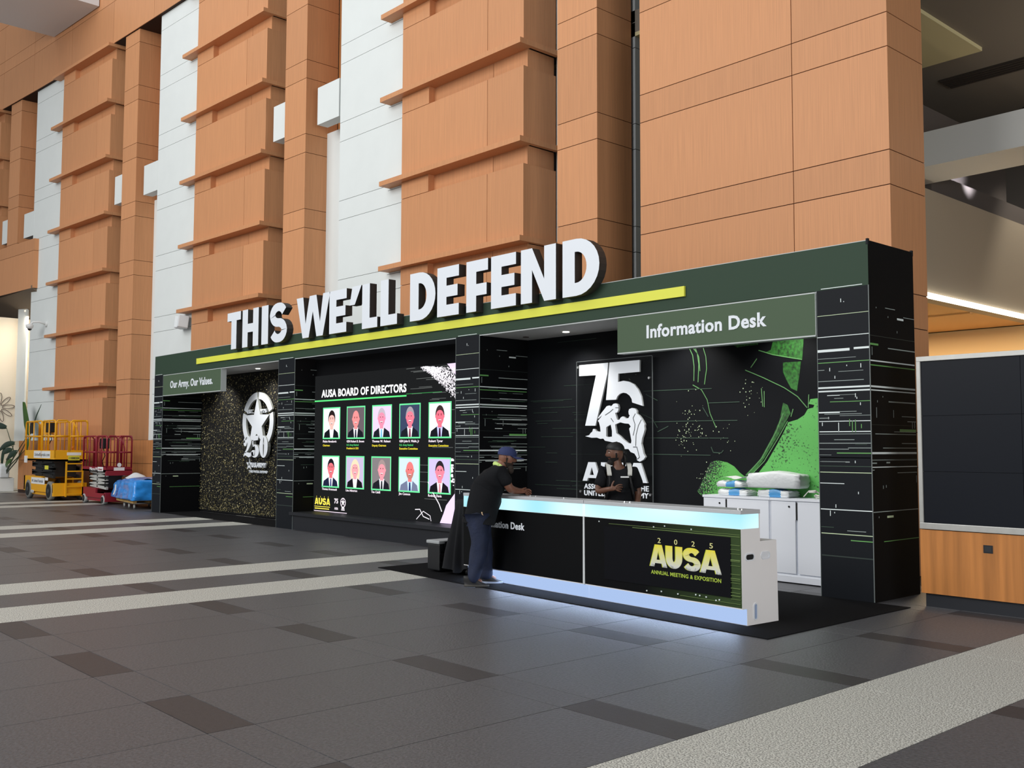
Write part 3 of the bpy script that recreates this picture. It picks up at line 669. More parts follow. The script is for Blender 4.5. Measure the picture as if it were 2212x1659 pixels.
for ch, a, b in LET:
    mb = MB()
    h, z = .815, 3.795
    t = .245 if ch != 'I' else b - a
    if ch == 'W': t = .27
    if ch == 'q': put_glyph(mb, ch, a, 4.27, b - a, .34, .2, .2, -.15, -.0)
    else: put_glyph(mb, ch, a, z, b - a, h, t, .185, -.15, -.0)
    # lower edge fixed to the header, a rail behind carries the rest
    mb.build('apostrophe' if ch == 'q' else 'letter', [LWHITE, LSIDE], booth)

# ------------------------------------------------------------------ LED video wall
YS = .475
SK = 1.15
vw = thing('video_wall', 'large lit video wall listing a board of directors with ten portraits', 'screen', (0, 0, 0))
box('screen_panel', [BLKF], -12.43, -7.22, YS, YS + .05, .35, 3.10, vw)
# black picture area is itself lit a little
MB().box(-12.43, -7.222, YS - .002, YS, .352, 3.098).build('picture', em((30, 31, 32), SK), vw)
YP = YS - .004
hdr = text_mesh('AUSA BOARD OF DIRECTORS', -12.17, -9.24, 2.66, .145, YP, em((255, 255, 255), SK * 1.2), .002, .03, vw)
ul = MB().mat(0).box(-12.43, -9.237, YP - .002, YP, 2.572, 2.60).mat(1).box(-9.24, -8.19, YP - .002, YP, 2.612, 2.622)
ul.build('underline', [em((96, 230, 130), SK * 1.1), em((60, 150, 80), SK)], vw)
PORT = []
for i in range(5): PORT.append((-12.10 + .8835 * i, 1.812))
for i in range(5): PORT.append((-12.11 + .885 * i, .848))
# hair, skin, background, jacket, shirt, tie, hair style
PP = [((44, 34, 34), (255, 196, 186), (236, 246, 246), (26, 28, 34), (248, 250, 252), None, 'bob'),
      ((226, 200, 196), (250, 150, 150), (104, 94, 100), (30, 32, 40), (240, 240, 246), (40, 44, 60), 'bald'),
      ((200, 188, 200), (255, 150, 178), (226, 206, 240), (34, 34, 44), (236, 240, 250), (120, 190, 226), 'short'),
      ((170, 160, 170), (255, 130, 150), (60, 70, 96), (32, 34, 44), (240, 238, 246), (130, 60, 80), 'short'),
      ((64, 50, 50), (255, 120, 140), (244, 252, 250), (30, 30, 38), (196, 200, 250), (70, 34, 60), 'short'),
      ((34, 32, 40), (236, 120, 130), (240, 248, 248), (36, 40, 66), (244, 246, 252), (60, 70, 120), 'short'),
      ((250, 226, 190), (255, 170, 176), (196, 184, 214), (28, 26, 32), (255, 240, 244), None, 'long'),
      ((170, 150, 148), (255, 160, 172), (130, 124, 126), (34, 34, 42), (236, 238, 246), (30, 30, 36), 'short'),
      ((200, 130, 120), (250, 130, 130), (206, 226, 240), (120, 128, 156), (196, 226, 252), (44, 60, 110), 'bald_beard'),
      ((48, 42, 46), (255, 140, 160), (206, 192, 236), (30, 28, 34), (250, 244, 250), (220, 150, 160), 'short')]
def ell(cx, cz, rx, rz, n=20, a0=0, a1=360):
    return arc(cx, cz, rx, rz, a0, a1, n)[:-1] if a1 - a0 == 360 else arc(cx, cz, rx, rz, a0, a1, n)
for (x, z), (hair, skin, bgc, jac, shirt, tie, style) in zip(PORT, PP):
    w, h = .645, .632
    fr = MB().box(x, x + w, YP - .002, YP, z, z + h).build('portrait', em((112, 236, 160), SK * 1.05), vw)
    m = MB(); mats = [em(bgc, SK * 1.1), em(hair, SK), em(skin, SK), em(jac, SK), em(shirt, SK * 1.1), em(tie or shirt, SK), em((70, 24, 34), SK), em((255, 250, 250), SK)]
    y = YP - .003; b = .026
    x0, x1, z0, z1 = x + b, x + w - b, z + b, z + h - b
    m.mat(0).box(x0, x1, y, y + .001, z0, z1)
    cx = (x0 + x1) / 2 + rnd.uniform(-.015, .03); cz = z0 + .36; rx, rz = .116, .160
    def P_(pts, k, dy): m.mat(k).prism_y(pts, y - dy, y)
    if style == 'long': P_(ell(cx, cz - .06, .165, .24), 1, .001)
    if style == 'bob': P_(ell(cx + .005, cz + .03, .125, .155), 1, .001)
    P_([(x0 + .02, z0), (x0 + .05, z0 + .10), (cx - .07, z0 + .185), (cx + .07, z0 + .185), (x1 - .05, z0 + .10), (x1 - .02, z0)], 3, .0012)
    P_([(cx - .085, z0 + .19), (cx + .085, z0 + .19), (cx + .05, z0), (cx - .05, z0)], 4, .0014)
    P_([(cx - .055, z0 + .16), (cx + .055, z0 + .16), (cx + .055, cz - .06), (cx - .055, cz - .06)], 2, .0016)
    if tie: P_([(cx - .02, z0 + .15), (cx + .02, z0 + .15), (cx + .032, z0), (cx - .032, z0)], 5, .0018)
    P_(ell(cx, cz, rx, rz), 2, .002)
    if style in ('short', 'bob', 'long'):
        top = arc(cx, cz + .01, rx + .012, rz + .018, -2 if style == 'short' else -20, 182 if style == 'short' else 200, 16)
        inn = arc(cx, cz + .02, rx - .012, rz * (.52 if style == 'short' else .45), 8, 172, 16)
        m.mat(1).strip(top, inn, y - .0023, y)
    if style == 'bald_beard':
        m.mat(1).strip(arc(cx, cz, rx, rz, 185, 355, 12), arc(cx, cz - .01, rx * .7, rz * .5, 185, 355, 12), y - .0023, y)
    for s in (-1, 1):
        P_(ell(cx + s * .04, cz + .018, .017, .008, 8), 6, .0025)
        P_([(cx + s * .02, cz + .042), (cx + s * .062, cz + .040), (cx + s * .06, cz + .032), (cx + s * .02, cz + .034)], 1 if style != 'bald' else 6, .0025)
        P_(ell(cx + s * (rx + .002), cz - .005, .014, .03, 8), 2, .0019)
    P_([(cx - .006, cz + .015), (cx + .006, cz + .015), (cx + .018, cz - .035), (cx - .018, cz - .035)], 2, .0026)
    P_(arc(cx, cz - .062, .042, .022, 180, 360, 8), 7, .0025)
    P_(arc(cx, cz - .076, .03, .012, 180, 360, 8), 6, .0027)
    m.build('photo', mats, fr)
cap = [('Phebe Novakovic', .51, (255, 240, 250)), ('GEN Robert B. Brown', .61, 0), ('Thomas W. Rabaut', .60, 0), ('GEN John R. Walsh, Jr', .60, 0), ('Robert Tyrer', .40, 0),
       ('Thomas Arseneault', .56, 0), ('Lisa Atherton', .40, 0), ('Tim Cahill', .29, 0), ('Jim Cannon', .35, 0), ('Rodney Davis', .38, 0)]
WT = em((255, 242, 252), SK); YT = em((246, 226, 60), SK); GT = em((80, 200, 110), SK)
for i, (t, w, _) in enumerate(cap):
    x, z = PORT[i]
    zt = z - .068 if i < 5 else z - .055
    text_mesh(t, x + .01, x + .01 + w, zt, .042, YP, WT, .002, .016, vw)
for i, t, w, dz, m in ((0, 'Chairman', .26, .145, YT), (1, 'U.S. Army Retired', .42, .135, GT), (1, 'President & CEO', .42, .20, YT), (2, 'Deputy Chairman', .46, .145, YT), (3, 'U.S. Army Retired', .42, .135, GT), (3, 'Executive Committee', .56, .20, YT), (4, 'Executive Committee', .56, .145, YT)):
    x, z = PORT[i]
    text_mesh(t, x + .01, x + .01 + w, z - dz, .036, YP, m, .002, .016, vw)
# small marks lower left
mk = MB().mat(0)
for k, ch in enumerate('AUSA'): put_glyph(mk, ch, -12.37 + .148 * k, .49, .14, .135, .045, .04, YP - .002, YP, 0)
for k in range(4): mk.box(-12.305 + .148 * k, -12.298 + .148 * k, YP - .002, YP, .635, .665)
mk.box(-12.38, -11.79, YP - .002, YP, .448, .462).box(-12.37, -11.82, YP - .002, YP, .405, .425)
mk.mat(1).box(-12.395, -11.17, YP - .002, YP, .36, .372)
mk.build('event_logo', [em((250, 232, 90), SK), em((255, 236, 252), SK)], vw)
text_mesh('75', -11.63, -11.49, .545, .09, YP, WT, .002, .03, vw)
text_mesh('AUSA', -11.62, -11.49, .42, .045, YP, WT, .002, .02, vw)
ms = MB()
def star_pts(cx, cz, r, k=.40, sx=1.0):
    return [(cx + sx * (r if i % 2 == 0 else r * k) * math.sin(PI * i / 5), cz + (r if i % 2 == 0 else r * k) * math.cos(PI * i / 5)) for i in range(10)]
ms.prism_y(star_pts(-11.31, .57, .075), YP - .002, YP).strip(arc(-11.31, .565, .095, .095, 0, 360, 24), arc(-11.31, .565, .078, .078, 0, 360, 24), YP - .002, YP).box(-11.37, -11.25, YP - .002, YP, .415, .435).box(-11.36, -11.26, YP - .002, YP, .445, .47)
ms.build('star_logo', WT, vw)
# picture motif at the right: stone-washed boot and glitch specks
dc = MB()
dc.mat(0).prism_y([(-8.05, 3.095), (-7.225, 3.095), (-7.225, 2.62), (-7.82, 2.90)], YP - .001, YP).prism_y([(-7.83, .86), (-7.225, 1.30), (-7.225, .355), (-8.22, .355), (-8.12, .52), (-8.05, .66)], YP - .001, YP)
dc.mat(1)
r5 = random.Random(5)
for i in range(1300):
    t = r5.random(); s_ = r5.random()
    x = -8.70 + .95 * t + r5.gauss(0, .05); z = 3.08 - .62 * t + .55 * s_ * t
    if z > 3.09 or x > -7.24: continue
    w = .004 + .007 * r5.random(); dc.box(x - w, x + w, YP - .002, YP, z - w, z + w)
for i in range(60):
    x = -7.95 + r5.gauss(0, .10); z = 1.0 + .45 * r5.random(); w = .008 + .03 * r5.random()
    if x < -7.24: dc.box(x - w, x + w, YP - .0015, YP, z - w * .6, z + w * .6)
dc.line([(-8.57, 1.05), (-8.42, .86), (-8.25, .68), (-8.17, .55)], .02, YP - .002, .002)
dc.line([(-8.94, .55), (-8.80, .56), (-8.70, .44), (-8.52, .40)], .015, YP - .002, .002)
dc.line([(-8.90, .38), (-8.70, .53), (-8.5, .46), (-8.47, .37)], .012, YP - .002, .002)
dc.mat(2)
for i in range(22):
    z = 2.6 + .5 * r5.random() if i < 12 else .5 + 2.0 * r5.random(); x = -9.3 + 1.2 * r5.random()
    dc.box(x, x + .2 + .5 * r5.random(), YP - .001, YP, z, z + .006)
dc.build('picture_motif', [em((236, 214, 250), SK * 1.1), em((250, 244, 252), SK), em((120, 124, 122), SK)], vw, kind='stuff')

# ------------------------------------------------------------------ camouflage net and emblem in the left bay
nb = MB(); r6 = random.Random(6)
NY = 1.045
nb.mat(0).box(-18.99, -13.11, NY, NY + .015, 0.03, HZ - .03)
for i in range(24000):
    x = -18.96 + 5.82 * r6.random(); z = .075 + (HZ - .14) * r6.random() ** 1.5
    a = r6.random() * PI; w = .0045 + .008 * r6.random(); l = w * (1.2 + r6.random())
    ca, sa = math.cos(a), math.sin(a); y = NY - .008 - .05 * r6.random()
    dy = .02 * (r6.random() - .5)
    q = r6.random()
    nb.mat(1 if q < .17 else (2 if q < .25 else (3 if q < .38 else 0)))
    nb.add([(x + ca * l, y + dy, z + sa * l), (x - sa * w, y, z + ca * w), (x - ca * l, y - dy, z - sa * l), (x + sa * w, y, z - ca * w)], [(0, 1, 2, 3)])
nb.build('camouflage_net', [pm('net_black', (12, 12, 12), .9), pm('net_khaki', (150, 138, 88), .6), pm('net_pale', (214, 206, 160), .6), pm('net_olive', (92, 88, 60), .7)], None,
         label='black and gold leafy camouflage net hanging behind the star emblem', cat='net', kind='stuff')
emb = thing('star_emblem', 'white star and ring emblem with the number 250, mounted on the camouflage net', 'emblem')
EM = [LWHITE, pm('grey_white_return', (160, 164, 160), .6)]
EX, EZ = -15.75, 2.235
y0, y1 = .925, .972
for a0, a1 in ((-50, 18), (24, 87), (93, 156), (162, 230)):
    MB().strip(arc(EX, EZ, .755, .69, a0, a1, 10), arc(EX, EZ, .575, .53, a0, a1, 10), y0, y1, 1).build('ring_segment', EM, emb)
MB().prism_y(star_pts(EX, 2.20, .62, .40, 1.0), y0 - .02, y1, 1).build('star', EM, emb)
text_mesh('EST.', -16.20, -15.92, 2.435, .085, y0 - .004, LWHITE, .04, .02, emb)
text_mesh('1775', -15.56, -15.27, 2.435, .085, y0 - .004, LWHITE, .04, .02, emb)
def thick_digit(ch, x0, x1, z0, h):
    w = x1 - x0; m = MB(); t = w * .34
    if ch == '2':
        m.strip(arc(x0 + w * .5, z0 + h * .72, w * .5, h * .28, 190, -20, 14) + [(x0 + w * .62, z0 + h * .34), (x0 + w * .3, z0 + h * .2)], arc(x0 + w * .38, z0 + h * .72, w * .20, h * .22, 190, -20, 14) + [(x0 + w * .38, z0 + h * .36), (x0 + w * .1, z0 + h * .2)], y0 - .03, y1, 1)
        m.cyl((x0 + w * .2, y0 + .005, z0 + h * .66), (0, 1, 0), w * .2, .07, 14)
        m.prism_y([(x0, z0 + h * .03), (x0 + w * .25, z0 + h * .10), (x0 + w * .7, z0), (x0 + w, z0 + h * .06), (x0 + w, z0 + h * .28), (x0 + w * .85, z0 + h * .2), (x0 + w * .5, z0 + h * .24), (x0 + w * .15, z0 + h * .24)], y0 - .03, y1, 1)
    elif ch == '5':
        m.prism_y([(x0 + w * .12, z0 + h), (x0 + w * .95, z0 + h), (x0 + w * .82, z0 + h * .80), (x0 + w * .12, z0 + h * .76)], y0 - .03, y1, 1)
        m.prism_y([(x0 + w * .12, z0 + h * .8), (x0 + w * .24, z0 + h * .8), (x0 + w * .24, z0 + h * .52), (x0 + w * .12, z0 + h * .52)], y0 - .03, y1, 1)
        m.strip(arc(x0 + w * .45, z0 + h * .30, w * .55, h * .30, 130, -170, 16), arc(x0 + w * .38, z0 + h * .30, w * .14, h * .24, 130, -170, 16), y0 - .03, y1, 1)
        m.cyl((x0 + w * .2, y0 + .005, z0 + h * .2), (0, 1, 0), w * .19, .07, 14)
    else:
        m.strip(arc(x0 + w * .5, z0 + h * .5, w * .5, h * .5, 0, 360, 24), arc(x0 + w * .5, z0 + h * .5, w * .07, h * .42, 0, 360, 24), y0 - .03, y1, 1)
    m.build('numeral', EM, emb)
thick_digit('2', -16.37, -15.99, 1.40, .51); thick_digit('5', -15.98, -15.60, 1.40, .51); thick_digit('0', -15.585, -15.19, 1.40, .51)
MB().strip(star_pts(-16.17, 1.235, .15, .42), star_pts(-16.17, 1.235, .06, .42), y0 + .02, y1, 1).build('small_star', EM, emb)
text_mesh('U.S.ARMY', -16.02, -15.31, 1.175, .105, y0 + .04, LWHITE, .04, .03, emb)
text_mesh("THIS WE'LL DEFEND", -16.20, -15.30, 1.045, .055, y0 + .05, LWHITE, .02, .024, emb, words=True)

# ------------------------------------------------------------------ acrylic anniversary sign
acr = thing('acrylic_sign', 'clear acrylic sign with a large white 75 above two climbing soldiers, on the dark wall', 'sign')
ACM = pm('smoked_clear_acrylic', (14, 16, 18), .03, alpha=.35, spec=.6)
box('panel', ACM, -5.40, -3.875, .955, .967, .87, 2.99, acr)
MB().line([(-5.40, 2.99), (-3.875, 2.99), (-3.875, .87), (-5.40, .87), (-5.40, 2.99)], .006, .953, .014).build('panel_edge', pm('acrylic_edge', (96, 102, 104), .4), acr)
LS2 = pm('pale_return', (176, 180, 182), .6)
MB().prism_y(SEVEN, .925, .955, 1).build('numeral', [LWHITE, LS2], acr)
MB().prism_y(FIVE, .925, .955, 1).build('numeral', [LWHITE, LS2], acr)
# the relief: outline with two openings, filled by triangulation
def holed(name, outer, holes, y0, y1, mats, parent):
    from mathutils.geometry import tessellate_polygon
    loops = [[Vector((p[0], p[1], 0)) for p in lp] for lp in [outer] + holes]
    tris = tessellate_polygon(loops)
    pts = [p for lp in loops for p in lp]; n = len(pts)
    vs = [(p.x, y0, p.y) for p in pts] + [(p.x, y1, p.y) for p in pts]
    m = MB()
    fs = []
    for t in tris:
        a, b, c = (pts[i] for i in t)
        cr = (b.x - a.x) * (c.y - a.y) - (b.y - a.y) * (c.x - a.x)
        fs.append(t if cr > 0 else t[::-1])
    m.add(vs, fs + [tuple(n + i for i in t[::-1]) for t in fs])
    m.mat(1); o = 0
    for lp in loops:
        k = len(lp); m.add(vs, [(o + i, o + (i + 1) % k, n + o + (i + 1) % k, n + o + i) for i in range(k)]); o += k
    return m.build(name, mats, parent)
rel = holed('soldier_relief', FIG, [FH1, FH2], .918, .955, [LWHITE, LS2], acr)
for a in FLN: MB().line(a, .009, .915, .003).build('relief_line', pm('dark_ink', (40, 44, 46), .6), rel)
for i, (a, b) in enumerate(((-5.245, -4.86), (-4.86, -4.60), (-4.58, -4.32), (-4.33, -3.955))):
    m = MB(); put_glyph(m, 'AUSA'[i], a, 1.15, b - a, .286, .105, .085, .925, .955, 1)
    m.build('letter', [LWHITE, LS2], acr)
text_mesh('ASSOCIATION OF THE', -5.23, -3.945, 1.03, .075, .952, LWHITE, .012, .022, acr, words=True)
text_mesh('UNITED STATES ARMY', -5.23, -3.945, .93, .075, .952, LWHITE, .012, .022, acr, words=True)
for x, z in ((-3.925, 2.668), (-5.307, .985), (-3.914, .981), (-5.36, 2.90)):
    MB().cyl((x, .95, z), (0, 1, 0), .018, .03, 14).build('standoff_bolt', pm('brushed_steel', (190, 192, 194), .3, .9), acr)

# ------------------------------------------------------------------ carpets
cp = MB().plan([(-6.05, -2.28), (-4.2, -2.42), (.41, -2.62), (.41, -.02), (-6.05, -.02)], 0, .008)
cp.build('carpet', pm('black_carpet', (20, 20, 22), .95, bump=.6, bscale=220, var=.3, vscale=120, spec=.1), None, label='black carpet spread under the reception desk', cat='carpet')
cp = MB().plan([(-18.98, .02), (-13.12, .02), (-13.12, .97), (-18.98, .97)], 0, .008)
cp.build('carpet', MATS['black_carpet'], None, label='black carpet strip under the camouflage net bay', cat='carpet')
sc_ = MB(); r9 = random.Random(9)
for x, y in ((-.8, -.6), (-.45, -1.55), (-.05, -.25), (-.9, -2.0), (.1, -1.0)):
    sc_.ball((x, y, .014), .022, .012, .006, 6, 4)
# ------------------------------------------------------------------ reception desk
A = math.radians(-3.256)
desk = thing('reception_desk', 'long white reception desk with black front panels and glowing blue-white bands', 'desk', (-.0727, -2.2263, .008), A)
DLEN = -4.40; SEAM = -2.146
LAM = WHITEP
prof = [(-.07, .155), (-.07, .895), (-.07, .895), (.185, .895), (.185, 1.03), (.203, 1.03), (.203, .772), (.455, .772), (.472, 0), (0, 0), (0, .155)]
prof = [(-.07, .155), (-.078, .895), (.187, .895), (.187, 1.03), (.203, 1.03), (.203, .772), (.455, .772), (.472, 0), (0.0, 0), (0.0, .155)]
def end_slab(x0, x1):
    n = len(prof); vs = [(x0, a, b) for a, b in prof] + [(x1, a, b) for a, b in prof]
    return MB().add(vs, [tuple(range(n)), tuple(range(2 * n - 1, n - 1, -1))] + [(i, n + i, n + (i + 1) % n, (i + 1) % n) for i in range(n)])
for i, (a, b) in enumerate(((DLEN, SEAM), (SEAM, 0))):
    end_slab(a, b).build('desk_module', pm('white_grey_laminate', (238, 236, 236), .45), desk)
for i, (a, b) in enumerate(((DLEN, SEAM - .012), (SEAM + .012, -.003))):
    # front panel follows the slight lean of the front
    PGR = bpy.data.materials.get('desk_print')
    if not PGR:
        PGR = bpy.data.materials.new('desk_print'); PGR.use_nodes = True
        nt = PGR.node_tree; bs = nt.nodes['Principled BSDF']; bs.inputs['Roughness'].default_value = .42; bs.inputs['Specular IOR Level'].default_value = .15
        tc = nt.nodes.new('ShaderNodeTexCoord'); sx = nt.nodes.new('ShaderNodeSeparateXYZ'); nt.links.new(tc.outputs['Object'], sx.inputs[0])
        mr = nt.nodes.new('ShaderNodeMapRange'); mr.inputs['From Min'].default_value = -1.9; mr.inputs['From Max'].default_value = 0.0
        nt.links.new(sx.outputs[0], mr.inputs['Value'])
        r = nt.nodes.new('ShaderNodeValToRGB'); r.color_ramp.elements[0].color = L((7, 8, 10)); r.color_ramp.elements[1].color = L((58, 76, 44)); r.color_ramp.elements[0].position = .35
        nt.links.new(mr.outputs[0], r.inputs[0]); nt.links.new(r.outputs[0], bs.inputs['Base Color'])
    p = MB().add([(a, -.073, .165), (b, -.073, .165), (b, -.081, .893), (a, -.081, .893), (a, -.068, .165), (b, -.068, .165), (b, -.076, .893), (a, -.076, .893)],
                 [(0, 1, 2, 3), (4, 7, 6, 5), (0, 4, 5, 1), (1, 5, 6, 2), (2, 6, 7, 3), (3, 7, 4, 0)])
    p.build('front_panel', PGR, desk)
box('panel_joint', pm('white_strip', (214, 218, 220), .5), SEAM - .012, SEAM + .012, -.084, -.07, .16, .895, desk)
GLOW = em((190, 246, 255), 1.12)
def glow_mat():
    m = bpy.data.materials.new('lit_acrylic_band'); m.use_nodes = True
    nt = m.node_tree; nt.nodes.remove(nt.nodes['Principled BSDF'])
    e = nt.nodes.new('ShaderNodeEmission'); tc = nt.nodes.new('ShaderNodeTexCoord'); n = nt.nodes.new('ShaderNodeTexNoise'); n.inputs['Scale'].default_value = 1.1; n.inputs['Detail'].default_value = 0
    r = nt.nodes.new('ShaderNodeValToRGB'); r.color_ramp.elements[0].color = L((168, 232, 246)); r.color_ramp.elements[1].color = L((222, 251, 255)); r.color_ramp.elements[0].position = .38; r.color_ramp.elements[1].position = .62
    nt.links.new(tc.outputs['Object'], n.inputs['Vector']); nt.links.new(n.outputs[0], r.inputs[0]); nt.links.new(r.outputs[0], e.inputs[0]); e.inputs[1].default_value = 1.1
    nt.links.new(e.outputs[0], nt.nodes['Material Output'].inputs[0]); return m
GLM = glow_mat()
for a, b in ((DLEN, SEAM - .02), (SEAM + .02, .001)):
    box('light_band', GLM, a, b, -.079, .184, .897, 1.031, desk)
box('light_band_joint', em((226, 250, 255), 1.15), SEAM - .02, SEAM + .02, -.08, .183, .897, 1.031, desk)
CT = pm('brushed_grey_counter', (196, 199, 203), .35, .15, var=.06, vscale=30, stretch=(1, 30, 30))
for a, b in ((DLEN, SEAM - .004), (SEAM + .004, .004)):
    box('counter_top', CT, a, b, -.086, .206, 1.032, 1.07, desk, .003)
stud = MB().cyl((0, 0, 1.076), (0, 0, 1), .010, .012, 10).mesh('stud', pm('chrome_stud', (230, 232, 234), .15, 1.0))
for s_ in (-.12, -.03, -1.55, -1.63, -2.6, -3.1, -3.2): link(stud, 'stud', desk, loc=(s_, -.03 if s_ > -.1 else .03, 0))
KG = em((182, 208, 252), .9)
for a, b in ((DLEN, -2.150), (-2.144, -.003)):
    box('kick_plate', KG, a, b, -.004, 0, .004, .150, desk)
# light hidden under the overhang
l = bpy.data.lights.new('kick_light', 'AREA'); l.shape = 'RECTANGLE'; l.size = 4.2; l.size_y = .03; l.energy = 22; l.color = (.55, .70, 1.0)
o = bpy.data.objects.new('kick_light', l); COL.objects.link(o); o.parent = desk; o.location = (-2.2, -.035, .152); o.rotation_euler = (-.35, 0, 0)
box('logo_plate', pm('night_blue_print', (8, 9, 15), .45, spec=.15), -1.82, -.12, -.0852, -.078, .252, .812, desk)
yg = MB()
for z, a, w in ((.74, -.25, .004), (.70, -.25, .003), (.66, -.25, .003), (.60, -.25, .008), (.59, -.25, .004), (.55, -.25, .003), (.47, -.25, .004), (.43, -.25, .006), (.415, -.25, .004), (.39, -.25, .003), (.34, -.25, .006), (.30, -.25, .004), (.27, -.25, .006), (.24, -.25, .003), (.84, -1.75, .003), (.82, -1.4, .005), (.20, -.75, .003)):
    yg.box(a + .13 if a == -.25 else a, -.01, -.085, -.078, z, z + w)
yg.build('print_lines', pm('print_olive_line', (112, 136, 76), .5), desk)
sp = MB()
for x, z in ((-1.9, .85), (-1.1, .842), (-.95, .86), (-.6, .85), (-1.2, .19), (-1.0, .205), (-.78, .205), (-.55, .225), (-.5, .223), (-.42, .218), (-.3, .2), (-.26, .21)):
    sp.box(x - .006, x + .006, -.086, -.078, z, z + .012)
sp.build('print_specks', GW, desk, kind='stuff')
LG = bpy.data.materials.new('yellow_to_chalk_print'); LG.use_nodes = True
nt = LG.node_tree; bs = nt.nodes['Principled BSDF']
tc = nt.nodes.new('ShaderNodeTexCoord'); sx = nt.nodes.new('ShaderNodeSeparateXYZ'); nt.links.new(tc.outputs['Object'], sx.inputs[0])
n = nt.nodes.new('ShaderNodeTexNoise'); n.inputs['Scale'].default_value = 26; n.inputs['Detail'].default_value = 6; nt.links.new(tc.outputs['Object'], n.inputs['Vector'])
ma = nt.nodes.new('ShaderNodeMath'); ma.operation = 'MULTIPLY_ADD'; ma.inputs[1].default_value = .10; nt.links.new(n.outputs[0], ma.inputs[0]); nt.links.new(sx.outputs[2], ma.inputs[2])
mr = nt.nodes.new('ShaderNodeMapRange'); mr.inputs['From Min'].default_value = .50; mr.inputs['From Max'].default_value = .73; nt.links.new(ma.outputs[0], mr.inputs['Value'])
r = nt.nodes.new('ShaderNodeValToRGB'); cr = r.color_ramp
cr.elements[0].color = L((150, 152, 150)); cr.elements[1].color = L((240, 226, 40)); e2 = cr.elements.new(.12); e2.color = L((216, 218, 210)); e3 = cr.elements.new(.5); e3.color = L((226, 224, 150))
nt.links.new(mr.outputs[0], r.inputs[0]); nt.links.new(r.outputs[0], bs.inputs['Base Color'])
YLO = pm('print_lime_outline', (206, 214, 60), .5)
for i, (a, b) in enumerate(((-1.147, -.915), (-.930, -.715), (-.705, -.478), (-.487, -.226))):
    m = MB(); put_glyph(m, 'AUSA'[i], a, .452, b - a, .222, .085, .065, -.0885, -.085, 0)
    m.build('logo_letter', LG, desk)
    m = MB(); put_glyph(m, 'AUSA'[i], a - .011, .452, b - a, .222, .085, .065, -.0868, -.085, 0)
    m.build('logo_shadow', YLO, desk)
PT = pm('print_pale_yellow', (226, 222, 150), .5)
for i, x in enumerate((-1.022, -.80, -.575, -.35)):
    text_mesh('2025'[i], x - .021, x + .021, .692, .050, -.086, PT, .002, .004, desk)
text_mesh('ANNUAL MEETING & EXPOSITION', -1.135, -.232, .377, .037, -.086, pm('print_lime', (176, 200, 70), .5), .002, .018, desk, words=True)
text_mesh('Information Desk', -4.06, -3.170, .675, .080, -.082, LWHITE, .003, .024, desk, words=True)
def slot_outline(c1, c2, w, h, n=8):
    hw = w / 2 - h / 2
    return [(c1 + hw + h / 2 * math.cos(t), c2 + h / 2 * math.sin(t)) for t in [(-PI / 2 + PI * i / n) for i in range(n + 1)]] + [(c1 - hw + h / 2 * math.cos(t), c2 + h / 2 * math.sin(t)) for t in [(PI / 2 + PI * i / n) for i in range(n + 1)]]
def grommet(c1, c2, w, h, vert, hole, pieces):
    o = slot_outline(0, 0, w, h); i_ = slot_outline(0, 0, w - .026, h - .026)
    f = (lambda p: (c1 - p[1], c2 + p[0])) if vert else (lambda p: (c1 + p[0], c2 + p[1]))
    o = [f(p) for p in o]; i_ = [f(p) for p in i_]; n = len(o)
    m = MB()
    for k in range(n):
        a, b, c, d_ = o[k], o[(k + 1) % n], i_[(k + 1) % n], i_[k]
        m.add([(.0, a[0], a[1]), (.0, b[0], b[1]), (.006, b[0], b[1]), (.006, a[0], a[1]), (.006, c[0], c[1]), (.006, d_[0], d_[1]), (.0005, c[0], c[1]), (.0005, d_[0], d_[1])], [(0, 1, 2, 3), (3, 2, 4, 5), (5, 4, 6, 7)])
    g = m.build('grommet', WHITEP, desk)
    m = MB()
    m.add([(.0008, p[0], p[1]) for p in i_], [tuple(range(n))]); m.build('grommet_hole', hole, g)
DK = pm('hole_black', (20, 20, 22), .8)
grommet(.045, .632, .142, .075, False, DK, 1); grommet(.283, .633, .142, .075, False, WHITEP, 1); grommet(.122, .12, .165, .062, True, pm('hole_blue', (150, 168, 200), .6), 1)

# ------------------------------------------------------------------ white cupboards with linen packs
CW = pm('cupboard_white', (238, 242, 250), .45)
def cupboard(x0, label):
    t = thing('cupboard', label, 'cupboard', (x0, .668, .008), 0, 'white cupboards under the mural')
    w, d, h = 1.038, .355, 1.03
    MB().box(.0, w, .022, d, .10, h - .03).box(.012, w - .012, .03, d, 0, .10).build('body', CW, t)
    MB().box(0, w, -.004, d, h - .03, h).build('top', CW, t)
    MB().box(.0, w, -.006, .03, .008, .085).box(0, w, .0, .03, .085, .102).build('plinth', CW, t)
    for a, b in ((.018, .365), (.392, w - .018)):
        dr = MB().box(a, b, 0, .02, .115, h - .038).build('door', CW, t)
        if a < .1:
            MB().cyl((b - .09, -.003, h - .10), (0, 1, 0), .012, .01, 12).build('lock', pm('lock_black', (30, 30, 34), .4, .5), dr)
    MB().box(.358, .392, .001, .024, h - .26, h - .05).build('finger_slot', pm('slot_black', (16, 18, 20), .8), t)
    MB().box(.36, .364, -.001, .02, .115, h - .26).build('door_gap', pm('gap_grey', (92, 98, 104), .8), t)
    return t
cupboard(-2.776, 'white two-door cupboard under the pile of two linen packs with papers')
cupboard(-1.735, 'white two-door cupboard under the crumpled bag, beside the striped corner column')
CTOP = 1.038
PLW = pm('translucent_white_plastic', (226, 230, 232), .35, bump=.5, bscale=18)
PLB = pm('blue_film', (88, 160, 216), .3, bump=.5, bscale=18)
